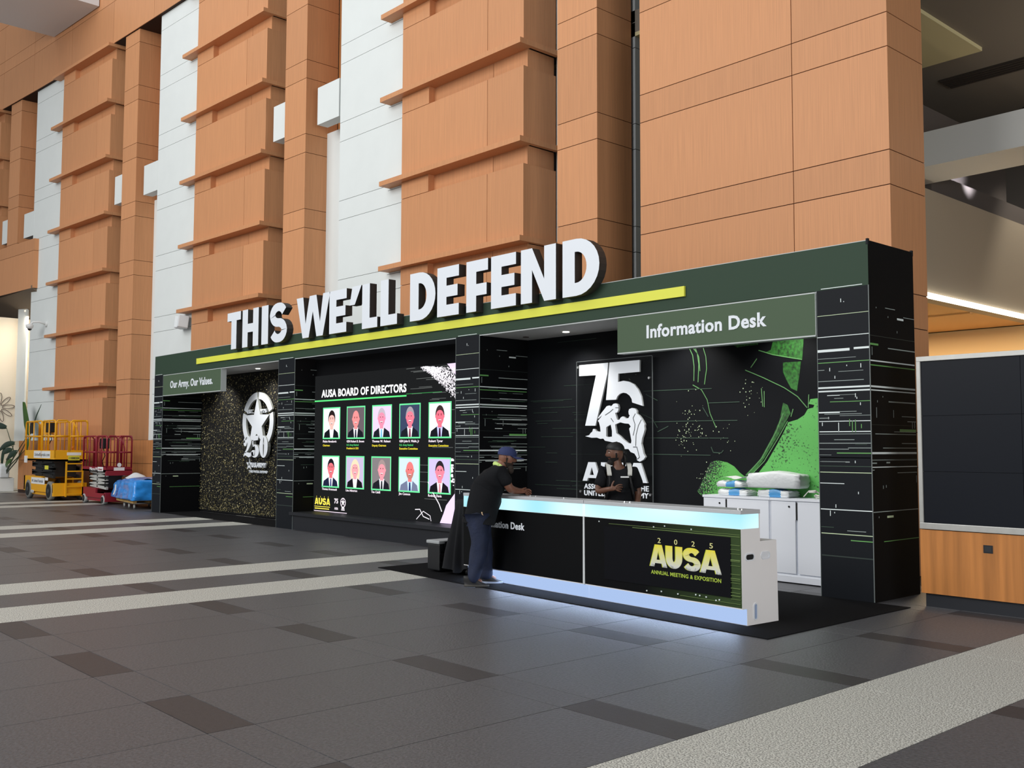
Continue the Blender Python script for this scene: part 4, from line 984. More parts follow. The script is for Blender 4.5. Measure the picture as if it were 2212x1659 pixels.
def soft_pack(name, label, loc, sx, sy, sz, rz, stripe=True, seed=1, group=None):
    rn = random.Random(seed); bm = bmesh.new(); bmesh.ops.create_cube(bm, size=1)
    bmesh.ops.subdivide_edges(bm, edges=list(bm.edges), cuts=7, use_grid_fill=True)
    ph = [rn.random() * 6 for _ in range(4)]
    for v in bm.verts:
        x, y, z = v.co * 2
        k = (max(abs(x), abs(y)))
        rnd_ = 1 - .5 * max(0, k - .55) ** 1.5 * abs(z)
        zz = (z + 1) / 2 * sz * (1 - .35 * max(0, abs(x) - .5) ** 1.3) + (.010 * math.sin(5 * x + ph[0]) + .008 * math.sin(7 * y + ph[1])) * (z + 1) / 2
        rr = 1 - .06 * z * z
        v.co = Vector((x * sx / 2 * rr + .008 * math.sin(9 * z + ph[2]), y * sy / 2 * rr, zz))
    for f in bm.faces:
        c = f.calc_center_median()
        f.smooth = True
        f.material_index = 1 if stripe and abs(c.x - .05 * sx) < sx * .17 else 0
    me = bpy.data.meshes.new(name); bm.to_mesh(me); bm.free()
    me.materials.append(PLW); me.materials.append(PLB)
    return link(me, name, None, label, 'bag', group, None, loc, rz)
soft_pack('linen_pack', 'blue-banded plastic linen pack, bottom one of the pair topped with folded papers', (-2.34, .84, CTOP + .004), .42, .28, .082, .1, True, 1, 'linen packs on the cupboards')
soft_pack('linen_pack', 'blue-banded plastic linen pack, upper one of the pair, directly under folded papers', (-2.37, .83, CTOP + .112), .40, .27, .075, -.05, True, 2, 'linen packs on the cupboards')
soft_pack('linen_pack', 'blue-banded plastic linen pack squashed under the big white crumpled bag', (-1.72, .84, CTOP + .004), .44, .28, .09, .05, True, 3, 'linen packs on the cupboards')
def sheet(name, label, cat, loc, nx, ny, f, mat, rz=0.0):
    m = MB()
    for j in range(ny + 1):
        for i in range(nx + 1): m.v.append(f(i / nx, j / ny))
    for j in range(ny):
        for i in range(nx):
            a = j * (nx + 1) + i; m.f.append([a, a + 1, a + nx + 2, a + nx + 1]); m.m.append(0)
    return m.build(name, mat, None, True, label=label, cat=cat, loc=loc, rz=rz)
def paperf(u, v): return ((u - .5) * .34, (v - .5) * .22, .012 + .03 * math.sin(3 * u + 1) ** 2 + .05 * max(0, u - .6) + .012 * v)
sheet('folded_paper', 'loose white folded papers on top of two linen packs', 'paper', (-2.33, .82, CTOP + .2), 10, 6, paperf, pm('paper_white', (238, 240, 240), .7))
soft_pack('crumpled_bag', 'large crumpled white plastic bag lying over a linen pack on the cupboards', (-1.72, .83, CTOP + .118), .72, .30, .20, .12, False, 8)
cc = MB(); r8 = random.Random(8)
pts = []
for i in range(150):
    a = i * .42; r_ = .07 + .035 * math.sin(i * .7) + .02 * r8.random()
    pts.append((r_ * 1.25 * math.cos(a) + .02 * math.sin(i * .13), r_ * .8 * math.sin(a), .012 + .045 * (.5 + .5 * math.sin(i * .31)) * r8.random() ** .5))
cc.tube(pts, .006, 6).tube([(-.06, .0, .03), (-.18, .02, .10), (-.26, .0, .09), (-.30, -.05, .02)], .006, 6)
cc.box(-.24, -.15, -.03, .0, .07, .10)
cc.build('cable', pm('white_cable', (214, 212, 206), .5), None, True, label='tangled white cable heaped on the cupboards beside the crumpled bag', cat='cable', loc=(-1.02, .82, CTOP + .003))

# ------------------------------------------------------------------ wall display at the right
dsp = thing('display_stand', 'dark panel display in a brushed metal frame on a timber base beside the booth', 'display', (.424, .197, 0))
W_ = 2.1
MB().box(0.03, W_, .04, .42, 0, .142).build('kick_base', pm('base_black', (26, 29, 36), .5), dsp)
OW = pm('teak_veneer', (184, 120, 62), .4, var=.22, vscale=1.0, stretch=(14, 14, .6))
MB().box(0, W_, .0, .42, .142, .805).build('timber_base', OW, dsp)
MB().box(0, W_, .02, .42, .81, 2.63).build('cabinet', pm('base_black', (26, 29, 36), .5), dsp)
FRM = pm('brushed_aluminium', (192, 192, 188), .38, .55, var=.05, vscale=12)
for n, a in (('frame_top', (0, W_, -.012, .03, 2.585, 2.637)), ('frame_bottom', (0, W_, -.012, .03, .812, .878)), ('frame_side', (0, .045, -.012, .03, .878, 2.585)), ('frame_side', (W_ - .045, W_, -.012, .03, .878, 2.585))):
    box(n, FRM, *a, dsp, .004)
SCR = pm('dark_display_glass', (17, 21, 29), .4, spec=.2)
for z0, z1 in ((.88, 1.416), (1.42, 2.003), (2.007, 2.583)):
    for x0, x1 in ((.047, 1.056), (1.06, W_ - .047)):
        box('display_panel', SCR, x0, x1, .004, .018, z0, z1, dsp)
so = MB().box(.655, .748, -.003, .01, .608, .688).build('socket', pm('socket_black', (28, 30, 34), .4), dsp)
MB().box(.67, .733, -.004, -.003, .622, .674).build('socket_cover', pm('socket_grey', (44, 46, 50), .3), so)

# ------------------------------------------------------------------ small fittings on the wall
cam_ = thing('security_camera', 'white dome security camera on a bracket arm, high on the pale wall', 'camera', (-31.35, gy(-31.35) + .06, 5.93))
CWT = pm('camera_white', (232, 234, 234), .4)
MB().cyl((0, -.03, 0), (0, 1, 0), .09, .06, 16).build('mount', CWT, cam_)
MB().tube([(0, -.05, 0), (0, -.25, .06), (-.1, -.42, .05), (-.14, -.5, -.04)], .035, 10).build('arm', CWT, cam_, True)
MB().cyl((-.14, -.52, -.12), (0, 0, 1), .12, .2, 20, [(-.08, .07), (-.02, .12), (.06, .13), (.1, .06)]).build('housing', CWT, cam_, True)
MB().ball((-.14, -.52, -.19), .075, .075, .07).build('dome', pm('dome_black', (20, 20, 22), .1), cam_, True)
spk = thing('wall_speaker', 'white double wall speaker on the pale wall just above the booth roofline', 'speaker', (-21.35, gy(-21.35) + .06, 4.93))
SPW = pm('speaker_white', (222, 226, 228), .5)
for x, rz_, h, w in ((.20, -.35, .34, .30), (-.20, .45, .34, .16)):
    m = MB().box(-w / 2, w / 2, -.36, -.08, 0, h, .02).build('cabinet', SPW, spk, loc=(x, 0, 0)); m.rotation_euler = (-.12, 0, rz_)
MB().box(-.05, .05, -.1, 0, .1, .25).build('bracket', pm('bracket_grey', (140, 144, 146), .5), spk)
fl = thing('wire_flower', 'thin dark wire flower sculpture on the cream hallway wall', 'sculpture', (-35.985, .62, 3.12))
for i in range(9):
    a = 2 * PI * i / 9 + .1; m = MB()
    pp = []
    for k in range(17):
        t = k / 16 * 2 * PI; rr_ = .34 - .22 * math.cos(t); ww = .07 * math.sin(t)
        pp.append((.02, math.cos(a) * rr_ - math.sin(a) * ww, math.sin(a) * rr_ + math.cos(a) * ww))
    m.tube(pp, .011, 6, False).build('petal', pm('wire_dark', (84, 66, 62), .6), fl)

# ------------------------------------------------------------------ scissor lifts
def rail(m, pts, r=.024): m.tube(pts, r, 8)
def scissor_lift(name, label, loc, lx, ly, mats, zc0, zc1, zp0, zp1, zr, wr, stack_mat, n_arm, ladder):
    body, dark, tyre = mats
    t = thing(name, label, 'lift', loc)
    m = MB().box(.12, lx - .1, .05, ly - .05, zc0, zc1 * .55 + zc0 * .45)
    m.box(.0, lx * .60, .0, .05, zc0 + .1, zc1).box(lx * .60, lx - .05, .0, .05, zc0 + .1, zc0 + (zc1 - zc0) * .62).box(.0, lx * .6, ly - .05, ly, zc0 + .1, zc1)
    m.box(.0, .12, .0, ly, zc0 + .12, zc1).box(lx - .10, lx, .0, ly, zc0, zc1 * .75).box(.1, lx * .58, .05, ly - .05, zc1 - .04, zc1)
    m.build('chassis', body, t)
    for i, (x, y) in enumerate(((wr * 1.7, 0), (lx - wr * 1.35, 0), (wr * 1.7, ly), (lx - wr * 1.35, ly))):
        s = 1 if y == 0 else -1
        yc = y + s * .045
        w = MB().cyl((x, yc, wr), (0, 1, 0), wr, .13, 24, [(-.065, wr * .80), (-.055, wr), (.055, wr), (.065, wr * .80)]).build('wheel', tyre, t, True)
        MB().cyl((x, yc - s * .068, wr), (0, 1, 0), wr * .72, .012, 20).build('hub', dark, w)
        MB().cyl((x, yc - s * .076, wr), (0, 1, 0), wr * .25, .012, 12).build('hub_cap', pm('hub_grey', (92, 94, 96), .4, .5), w)
    # folded scissor arms
    h = (zp0 - zc1 + .02) / n_arm
    for i in range(n_arm):
        z = zc1 - .01 + i * h
        for y in (.10, ly - .16):
            a, b = (lx * .16, lx * .88)
            sl = h * .35 * (1 if i % 2 else -1)
            MB().add([(a, y, z + h * .1 - sl), (b, y, z + h * .1 + sl), (b, y, z + h * .9 + sl), (a, y, z + h * .9 - sl), (a, y + .06, z + h * .1 - sl), (b, y + .06, z + h * .1 + sl), (b, y + .06, z + h * .9 + sl), (a, y + .06, z + h * .9 - sl)],
                     [(0, 1, 2, 3), (7, 6, 5, 4), (0, 4, 5, 1), (1, 5, 6, 2), (2, 6, 7, 3), (3, 7, 4, 0)]).build('scissor_arm', stack_mat, t)
    pv = MB()
    for i in range(n_arm):
        for x in (lx * .19, lx * .52, lx * .85): pv.cyl((x, .095, zc1 + (i + .5) * h), (0, 1, 0), .02, .03, 10)
    pv.build('pivot_pins', pm('pin_dark', (40, 40, 42), .4, .6), t, kind='stuff')
    MB().box(lx * .2, lx * .84, .17, ly - .17, zc1, zp0).build('scissor_core', dark, t)
    # platform with toe boards
    m = MB().box(0, lx, 0, ly, zp0, zp0 + .05).box(0, lx, 0, .03, zp0, zp1).box(0, lx, ly - .03, ly, zp0, zp1).box(0, .03, .03, ly - .03, zp0, zp1).box(lx - .03, lx, .03, ly - .03, zp0, zp1)
    m.build('platform', body, t)
    zm = (zp1 + zr) / 2 - .02
    for y in (.015, ly - .015):
        g = MB()
        for a, b in ((0, lx * .56), (lx * .58, lx)):
            rail(g, [(a + .02, y, zp0 + .1), (a + .02, y, zr - .09), (a + .05, y, zr - .02), (a + .1, y, zr), (b - .1, y, zr), (b - .05, y, zr - .02), (b - .02, y, zr - .09), (b - .02, y, zp0 + .1)])
            rail(g, [(a + .02, y, zm), (b - .02, y, zm)])
            rail(g, [((a + b) / 2, y, zp1), ((a + b) / 2, y, zr)], .018)
            rail(g, [(a + (b - a) * .25, y, zp1), (a + (b - a) * .25, y, zm), (a + (b - a) * .2, y, zm + .15), (a + (b - a) * .2, y, zr)], .016)
        g.build('guard_rail', body, t, True)
    for x in (.02, lx - .02):
        g = MB()
        for a, b in ((.02, ly * .42), (ly * .46, ly - .02)):
            rail(g, [(x, a, zp0 + .1), (x, a, zr - .08), (x, a + .06, zr), (x, b - .06, zr), (x, b, zr - .08), (x, b, zp0 + .1)])
            rail(g, [(x, a, zm), (x, b, zm)])
        rail(g, [(x, ly * .54, zr), (x, ly * .66, zm + .2), (x, ly * .70, zm + .1), (x, ly * .70, zp1)], .018)
        g.build('end_rail', body, t, True)
    if ladder:
        g = MB()
        y0_, y1_ = ladder
        for y in (y0_, y1_): g.box(lx + .02, lx + .07, y - .02, y + .02, .12, zp0 - .02)
        for k in range(5): g.box(lx + .025, lx + .065, y0_, y1_, .18 + k * (zp0 - .28) / 4, .215 + k * (zp0 - .28) / 4)
        g.build('ladder', body, t)
    cb = MB().box(lx * .62, lx * .78, .06, .24, zr - .36, zr - .06, .02).build('control_box', pm('control_black', (24, 24, 26), .5), t)
    MB().tube([(lx * .7, .12, zr - .36), (lx * .74, .14, zm - .1), (lx * .66, .12, zp1 + .15), (lx * .6, .2, zp1)], .014, 6).build('control_cable', pm('control_black', (24, 24, 26), .5), cb)
    return t
YB = pm('machine_yellow', (238, 172, 20), .4); RB = pm('machine_red', (140, 28, 44), .42)
DKM = pm('machine_black', (26, 28, 28), .5); TYR = pm('tyre_grey', (120, 120, 116), .7); TYR2 = pm('tyre_pale', (168, 170, 168), .7)
STW = pm('sticker_white', (238, 240, 240), .4); STK = pm('sticker_ink', (46, 50, 56), .5); STY = pm('sticker_yellow', (226, 222, 70), .5)
yl = scissor_lift('scissor_lift', 'yellow scissor lift with black arms and a ladder at its end, beside the plant', (-29.05, -.35, 0), 2.95, .97, (YB, DKM, TYR), .14, .71, 1.20, 1.52, 2.43, .29, DKM, 4, (.34, .82))
def sticker(parent, x0, x1, z0, z1, y, txt, ink, back, tm=.12, cap=.55):
    s = box('sticker', back, x0, x1, y - .004, y, z0, z1, parent)
    text_mesh(txt, x0 + (x1 - x0) * tm, x1 - (x1 - x0) * tm * .6, z0 + (z1 - z0) * .28, (z1 - z0) * cap * .8, y - .004, ink, .002, .012, s)
    return s
sticker(yl, .95, 2.55, 1.28, 1.50, 0, 'UnitedRentals.com', STK, STW, .05)
s2 = sticker(yl, .78, 2.1, .47, .67, 0, 'United Rentals', STK, STW, .18)
MB().strip(arc(.88, .57, .05, .05, -60, 60, 8), arc(.87, .57, .028, .04, -60, 60, 8), -.006, -.004).strip(arc(.91, .57, .05, .05, 120, 240, 8), arc(.92, .57, .028, .04, 120, 240, 8), -.006, -.004).build('sticker_mark', STK, s2)
box('hazard_tag', STY, 1.75, 2.1, .094, .099, .93, 1.05, yl)
box('data_plate', STW, 2.15, 2.42, -.004, 0, .60, .69, yl)
box('maker_badge', STW, .78, 1.05, -.004, 0, .19, .27, yl)
text_mesh('JCB', .82, 1.02, .21, .045, -.004, STK, .002, .015, yl)
e = box('fleet_plate', STW, 2.95, 2.956, .36, .78, 1.37, 1.46, yl); box('fleet_number_plate', STY, 2.95, 2.956, .40, .74, 1.22, 1.36, yl)
ft_ = text_mesh('11088204', -.15, .15, 1.255, .065, 0, STK, .003, .018, yl); ft_.rotation_euler[2] = PI / 2; ft_.location = (2.958, .57, 0)
MB().cyl((2.86, .55, 1.60), (0, 0, 1), .035, .1, 12, [(-.05, .03), (.03, .035), (.05, .015)]).build('beacon', pm('amber_lens', (240, 140, 30), .3), yl, True)
MB().box(.1, .4, .10, .16, 2.05, 2.40, .01).build('document_box', DKM, yl); MB().box(1.2, 2.0, .2, .26, 2.0, 2.38, .01).build('gate_panel', YB, yl)
MB().box(.02, .3, -.02, 0, 1.12, 1.34).build('warning_label', STW, yl)
rl_ = scissor_lift('scissor_lift', 'dark red scissor lift with pale grey arms, behind the blue wrapped load', (-25.12, .15, 0), 1.92, .74, (RB, DKM, TYR2), .08, .45, .93, 1.06, 1.94, .13, pm('arm_grey', (182, 184, 180), .5), 5, None)
text_mesh('Micro19', .62, 1.22, .955, .085, -.001, STW, .003, .028, rl_)
st_ = box('sticker', STW, 1.27, 1.70, -.004, 0, .94, 1.06, rl_); text_mesh('mec', 1.34, 1.64, .965, .07, -.004, RB, .002, .03, st_)
MB().box(1.92, 1.926, .22, .52, .95, 1.05).build('fleet_plate', STW, rl_)
MB().cyl((1.924, .37, .99 + .13), (1, 0, 0), .06, .01, 16).build('maker_badge', STW, rl_)
# deck frame of the red lift hangs lower at its end
MB().box(1.86, 1.95, 0, .74, .82, .96).build('end_bumper', RB, rl_)

# ------------------------------------------------------------------ wrapped load on a pallet dolly
K_ = Vector((-20.75, -.02, 0)); ang = math.atan2(.30, -2.05) - PI
dolly = thing('pallet_dolly', 'low wooden pallet on a wheeled grey dolly under the blue load', 'dolly', (-20.75, -.02, 0), ang)
PW = pm('pallet_pine', (196, 160, 100), .7, var=.2, vscale=14)
for i in range(3): box('pallet_bearer', PW, -2.0, 0, .02 + i * .38, .11 + i * .38, .15, .21, dolly)
for i in range(9): box('pallet_board', PW, -2.0 + i * .235, -1.86 + i * .235, 0, .88, .21, .235, dolly)
m = MB(); m.tube([(-1.35, .1, .08), (-1.3, .1, .14), (-.85, .1, .14), (-.8, .1, .08)], .02, 8).box(-1.4, -.3, .1, .8, .115, .15)
m.build('dolly_frame', pm('dolly_grey', (150, 152, 156), .4, .6), dolly)
for x, y in ((-1.36, .1), (-.8, .1), (-1.36, .75), (-.35, .75), (-.3, .12)):
    MB().cyl((x, y, .055), (0, 1, 0), .055, .035, 16).build('castor', TYR2, dolly, True)
bm = bmesh.new(); bmesh.ops.create_cube(bm, size=1)
bmesh.ops.subdivide_edges(bm, edges=list(bm.edges), cuts=15, use_grid_fill=True)
from mathutils import noise
for v in bm.verts:
    x, y, z = v.co * 2
    zz = (z + 1) / 2
    tap = 1 - .30 * zz ** 1.5 * (1 if x < 0 else .4)
    k = 1 - .10 * (max(abs(x), abs(y)) ** 6)
    px_ = -1.05 + x * 1.28 * tap + (.10 if x > 0 else 0)
    py_ = .44 + y * .50 * (1 - .15 * zz)
    pz_ = .236 + zz * (.56 - .10 * max(0, -x - .3) + .03 * math.sin(4 * x)) * k
    nz = noise.noise(Vector((px_ * 2.2, py_ * 3, pz_ * 4))) * .05 + noise.noise(Vector((px_ * 6, py_ * 7, pz_ * 8))) * .022
    v.co = Vector((px_ + nz, py_ - abs(nz) * (1 if y < 0 else -1), max(.236, pz_ + nz * .6)))
for f in bm.faces: f.smooth = True
me = bpy.data.meshes.new('wrapped_load'); bm.to_mesh(me); bm.free()
me.materials.append(pm('blue_stretch_film', (52, 146, 232), .12, var=.25, vscale=2.6, bump=1.0, bscale=5, stretch=(1, 1, 2.2)))
wl = link(me, 'wrapped_load', None, 'bulky load wrapped in shiny blue plastic film with white tape', 'load', loc=(-20.75, -.02, 0), rz=ang)
MB().add([(-1.62, -.10, .60), (-1.48, -.10, .60), (-1.46, -.115, .46), (-1.58, -.13, .33), (-1.76, -.13, .31), (-1.60, -.115, .45)], [(0, 5, 2, 1), (5, 4, 3, 2)]).build('tape', STW, wl)
def humpf(u, v):
    x = -1.75 + 1.8 * u; b = math.exp(-((u - .18) / .12) ** 2)
    return (x, .16 + .5 * v, .79 + .13 * b * math.sin(PI * v) ** .5 + .012 * math.sin(23 * u + 9 * v) - .05 * (1 - math.sin(PI * v)) * .5)
hs_ = sheet('top_wrap', None, None, None, 26, 10, humpf, pm('white_film', (226, 232, 236), .35)); hs_.parent = wl

# ------------------------------------------------------------------ plant and planter
plt_ = thing('potted_plant', 'tall bird of paradise plant with broad drooping leaves in a white planter', 'plant', (-34.25, .38, 0))
MB().box(-.55, .45, -.28, .28, 0, .49, .015).build('planter', pm('planter_white', (232, 232, 230), .5), plt_)
MB().box(-.50, .40, -.24, .24, .47, .50).build('soil', pm('soil_dark', (44, 36, 28), .95), plt_)
LF = pm('leaf_green', (62, 96, 34), .4, var=.15, vscale=6); LD = pm('leaf_dark', (38, 60, 44), .4, var=.15, vscale=6); STM = pm('stem_green', (52, 66, 40), .5)
def leaf(base, tip, w, droop, mat, side=(0, -1, 0)):
    b, t_ = Vector(base), Vector(tip); ax = t_ - b; m = MB(); n = 10
    sd = ax.cross(Vector(side)).normalized()
    for i in range(n + 1):
        u = i / n; c = b + ax * u + Vector((0, 0, -droop * u * u)) + Vector((0, -.05 * math.sin(PI * u), 0))
        hw = w * (math.sin(PI * min(1, u * .92 + .08)) ** .7) * (1 - .2 * u)
        for s in (-1, 0, 1): m.v.append(tuple(c + sd * hw * s + Vector((0, .06 * abs(s) * w / .25, 0))))
    for i in range(n):
        for s in (0, 1):
            a = i * 3 + s; m.f.append([a, a + 1, a + 4, a + 3]); m.m.append(0)
    return m.build('leaf', mat, plt_, True)
def stem(*p): MB().tube(p, [.022] * (len(p) - 1) + [.010], 6).build('stem', STM, plt_, True)
O_ = lambda x, z, y=0.0: (x + 34.25, y, z)
stem(O_(-34.2, .5), O_(-33.0, 1.2), O_(-31.4, 2.0)); leaf(O_(-31.35, 2.0), O_(-32.1, 3.2), .30, 0, LF)
stem(O_(-34.2, .5), O_(-32.6, 1.1), O_(-30.9, 2.2)); leaf(O_(-30.9, 2.1), O_(-30.0, 3.05), .06, 0, LD)
stem(O_(-34.1, .5), O_(-32.8, 1.35), O_(-34.0, 2.35)); leaf(O_(-34.0, 2.33), O_(-36.0, 2.55), .13, .1, LD)
stem(O_(-34.2, .5), O_(-33.5, 1.2), O_(-32.9, 1.75)); leaf(O_(-32.9, 1.75), O_(-35.1, 1.75), .12, .35, LD)
stem(O_(-34.2, .5), O_(-33.7, 1.2), O_(-33.2, 1.5)); leaf(O_(-33.2, 1.5), O_(-34.5, 1.55), .12, .25, LD)
leaf(O_(-34.2, 1.62), O_(-34.45, .85), .2, 0, LD); leaf(O_(-33.2, 1.15), O_(-34.3, .95), .1, .35, LF); leaf(O_(-32.6, 1.45), O_(-33.9, 1.25), .13, .1, LD)
stem(O_(-34.2, .5), O_(-33.2, 1.0), O_(-31.5, 1.55)); leaf(O_(-31.5, 1.5), O_(-31.0, 2.0), .14, 0, LF)
pb = soft_pack('plastic_wrap', None, (.2, -.06, .50), .62, .30, .5, 0, False, 12)
del pb['category']; pb.parent = plt_

# ------------------------------------------------------------------ draped cart and crate left of the desk
PHI = math.radians(-3)
crate = thing('storage_crate', 'black plastic storage crate with a pale grey lid beside the draped cart', 'crate', (-5.17, -1.74, .008), .0)
BPL = pm('black_plastic', (22, 23, 26), .45)
MB().box(-.13, .13, -.26, .26, .02, .37, .015).build('body', BPL, crate)
for z in (.06, .17, .28):
    for y in (-.19, 0, .19): MB().box(.13, .142, y - .075, y + .075, z, z + .075).build('rib', BPL, crate)
MB().box(-.142, .142, -.275, .275, .37, .415, .012).build('lid', pm('lid_grey', (158, 162, 164), .5), crate)
for y in (-.15, .15): MB().box(.13, .147, y - .03, y + .03, .32, .40).build('latch', BPL, crate)
cart = thing('draped_cart', 'small cart hidden under a long black cloth between the crate and the desk', 'cart', (-4.70, -1.70, .008), 0)
MB().box(-.08, .16, -.22, .26, .10, .955, .01).build('frame', BPL, cart)
for x in (-.06, .13):
    for y in (-.18, .22):
        w = MB().cyl((x, y, .05), (1, 0, 0), .05, .03, 16).build('castor', BPL, cart, True)
nseg = 96; m = MB(); r4 = random.Random(4)
zs_ = [.968, .962, .90, .7, .5, .3, .12, .06]
for j, z in enumerate(zs_):
    for i in range(nseg):
        a = 2 * PI * i / nseg; fl_ = (0.965 - z)
        ca, sa = math.cos(a), math.sin(a); k = 1 / max(abs(ca), abs(sa)) ** .8
        rx_, ry_ = .135, .255
        if j == 0: rx_, ry_ = .125, .245
        fold = (.5 + .5 * math.sin(11 * a + 1.2 * math.sin(3 * a))) * (.07 if ca < .3 else .03) * min(1, fl_ * 1.6)
        sp_ = 1 + .06 * fl_ + (1.0 * fl_ * max(0, -ca))
        m.v.append((.04 + ca * k * rx_ * sp_ + ca * fold, .02 + sa * k * ry_ * sp_ + sa * fold, z + (.03 * math.sin(5 * a) if j == len(zs_) - 1 else 0)))
for j in range(len(zs_) - 1):
    for i in range(nseg):
        m.f.append([j * nseg + i, (j + 1) * nseg + i, (j + 1) * nseg + (i + 1) % nseg, j * nseg + (i + 1) % nseg]); m.m.append(0)
m.f.append(list(range(nseg))); m.m.append(0)
m.build('cloth', pm('black_cloth', (30, 31, 34), .85, spec=.2), cart, True)

# ------------------------------------------------------------------ people
def skin_mesh(name, joints, edges, root, mats, sub=2, smooth=True):
    """one continuous surface grown around a skeleton: joints name -> (pos, radius or (rx, ry))"""
    names = list(joints); idx = {n: i for i, n in enumerate(names)}
    me = bpy.data.meshes.new('skel')
    me.from_pydata([joints[n][0] for n in names], [(idx[a], idx[b]) for a, b in edges], [])
    o = bpy.data.objects.new('skel', me); COL.objects.link(o)
    o.modifiers.new('skin', 'SKIN'); sm = o.modifiers.new('sub', 'SUBSURF'); sm.levels = sub
    o.modifiers['skin'].use_smooth_shade = True
    sv = me.skin_vertices[0].data
    for n in names:
        r = joints[n][1]
        sv[idx[n]].radius = (r, r) if not isinstance(r, tuple) else r
        sv[idx[n]].use_root = (n == root)
    dg = bpy.context.evaluated_depsgraph_get(); dg.update()
    out = bpy.data.meshes.new_from_object(o.evaluated_get(dg))
    out.name = name
    bpy.data.objects.remove(o); bpy.data.meshes.remove(me)
    out.materials.clear()
    for m in mats: out.materials.append(m)
    out.polygons.foreach_set('use_smooth', [smooth] * len(out.polygons))
    out.update()
    return out
def join_into(me, others):
    bm = bmesh.new(); bm.from_mesh(me)
    for o, off in others:
        n0 = len(bm.faces); bm.from_mesh(o); bm.faces.ensure_lookup_table()
        for f in bm.faces[n0:]: f.material_index += off
    bm.to_mesh(me); bm.free(); me.update()
def head_mesh(center, fwd, upv, s, beard):
    """s = half head height; slots: 0 skin, 1 beard/hair, 2 eye white, 3 dark, 4 lip"""
    f = Vector(fwd).normalized(); u = Vector(upv); u = (u - f * u.dot(f)).normalized(); sd = f.cross(u)
    c = Vector(center); m = MB()
    def W(x, y, z): return tuple(c + f * (x * s) + sd * (y * s) + u * (z * s))
    N, Mr = 28, 20
    def surf(x, y, z):
        jaw = max(0, -z - .1)
        x2 = x * (.80 + .0 * z) - .02; y2 = y * (.66 - .20 * jaw ** 1.2)
        if x > 0: x2 = x * (.84 - .06 * jaw) + .03 * math.exp(-((z + .82) / .18) ** 2)
        ny = abs(y)
        if x > 0:
            x2 += .20 * math.exp(-(ny / .13) ** 2) * math.exp(-((z + .20) / .16) ** 2)
            x2 += .08 * math.exp(-(ny / .10) ** 2) * math.exp(-((z - .02) / .2) ** 2)
            x2 -= .09 * math.exp(-((ny - .36) / .16) ** 2) * math.exp(-((z - .06) / .10) ** 2)
            x2 += .05 * math.exp(-(ny / .4) ** 2) * math.exp(-((z - .24) / .09) ** 2)
            x2 += .05 * math.exp(-(ny / .22) ** 2) * math.exp(-((z + .50) / .09) ** 2)
            x2 -= .03 * math.exp(-(ny / .22) ** 2) * math.exp(-((z + .50) / .025) ** 2)
        return x2, y2, z * 1.0
    o = 0
    m.v.append(W(*surf(0, 0, -1)))
    for i in range(1, Mr):
        t = -PI / 2 + PI * i / Mr
        for k in range(N):
            w = 2 * PI * k / N
            m.v.append(W(*surf(math.cos(t) * math.cos(w), math.cos(t) * math.sin(w), math.sin(t))))
    m.v.append(W(*surf(0, 0, 1))); top = len(m.v) - 1
    def face(ix, z, ang):
        m.f.append(ix)
        front = math.cos(ang)
        b = 0
        if beard and z < -.40 and front > -.25 and not (front > .86 and -.60 < z < -.42 and beard != 2): b = 1
        if beard and -.42 < z < .0 and .02 < front < .30: b = 1
        if beard and -.42 < z < -.33 and front > .82: b = 1
        if z < -.95: b = 1 if beard else 0
        if -.56 < z < -.44 and front > .90: b = 4
        m.m.append(b)
    for k in range(N): face([0, 1 + (k + 1) % N, 1 + k], -1, 2 * PI * (k + .5) / N)
    for i in range(Mr - 2):
        q = 1 + i * N; z = math.sin(-PI / 2 + PI * (i + 1.5) / Mr)
        for k in range(N): face([q + k, q + (k + 1) % N, q + N + (k + 1) % N, q + N + k], z, 2 * PI * (k + .5) / N)
    q = 1 + (Mr - 2) * N
    for k in range(N): face([q + k, q + (k + 1) % N, top], 1, 2 * PI * (k + .5) / N)
    # ears, eyes
    for sg in (-1, 1):
        m.mat(0)
        for (dx, dy, dz, r_) in ((-.06, .70, .02, .17), (-.05, .68, -.14, .10)):
            cc = W(dx, sg * dy, dz); m.ball(cc, r_ * s * .55, r_ * s * .55, r_ * s, 8, 6)
        m.mat(2).ball(W(.70, sg * .27, .07), .075 * s, .075 * s, .065 * s, 8, 6)
        m.mat(3).ball(W(.75, sg * .27, .07), .042 * s, .042 * s, .045 * s, 8, 6)
        m.mat(3).tube([W(.80, sg * .14, .22), W(.79, sg * .30, .26), W(.68, sg * .44, .21)], .035 * s, 6)
        if beard == 2:
            pass
    if beard:
        m.mat(1).ball(W(.52, 0, -.92), .34 * s, .34 * s, .30 * s, 10, 8)
        if beard == 2: m.mat(1).ball(W(.60, 0, -1.15), .30 * s, .30 * s, .36 * s, 10, 8)
    return m
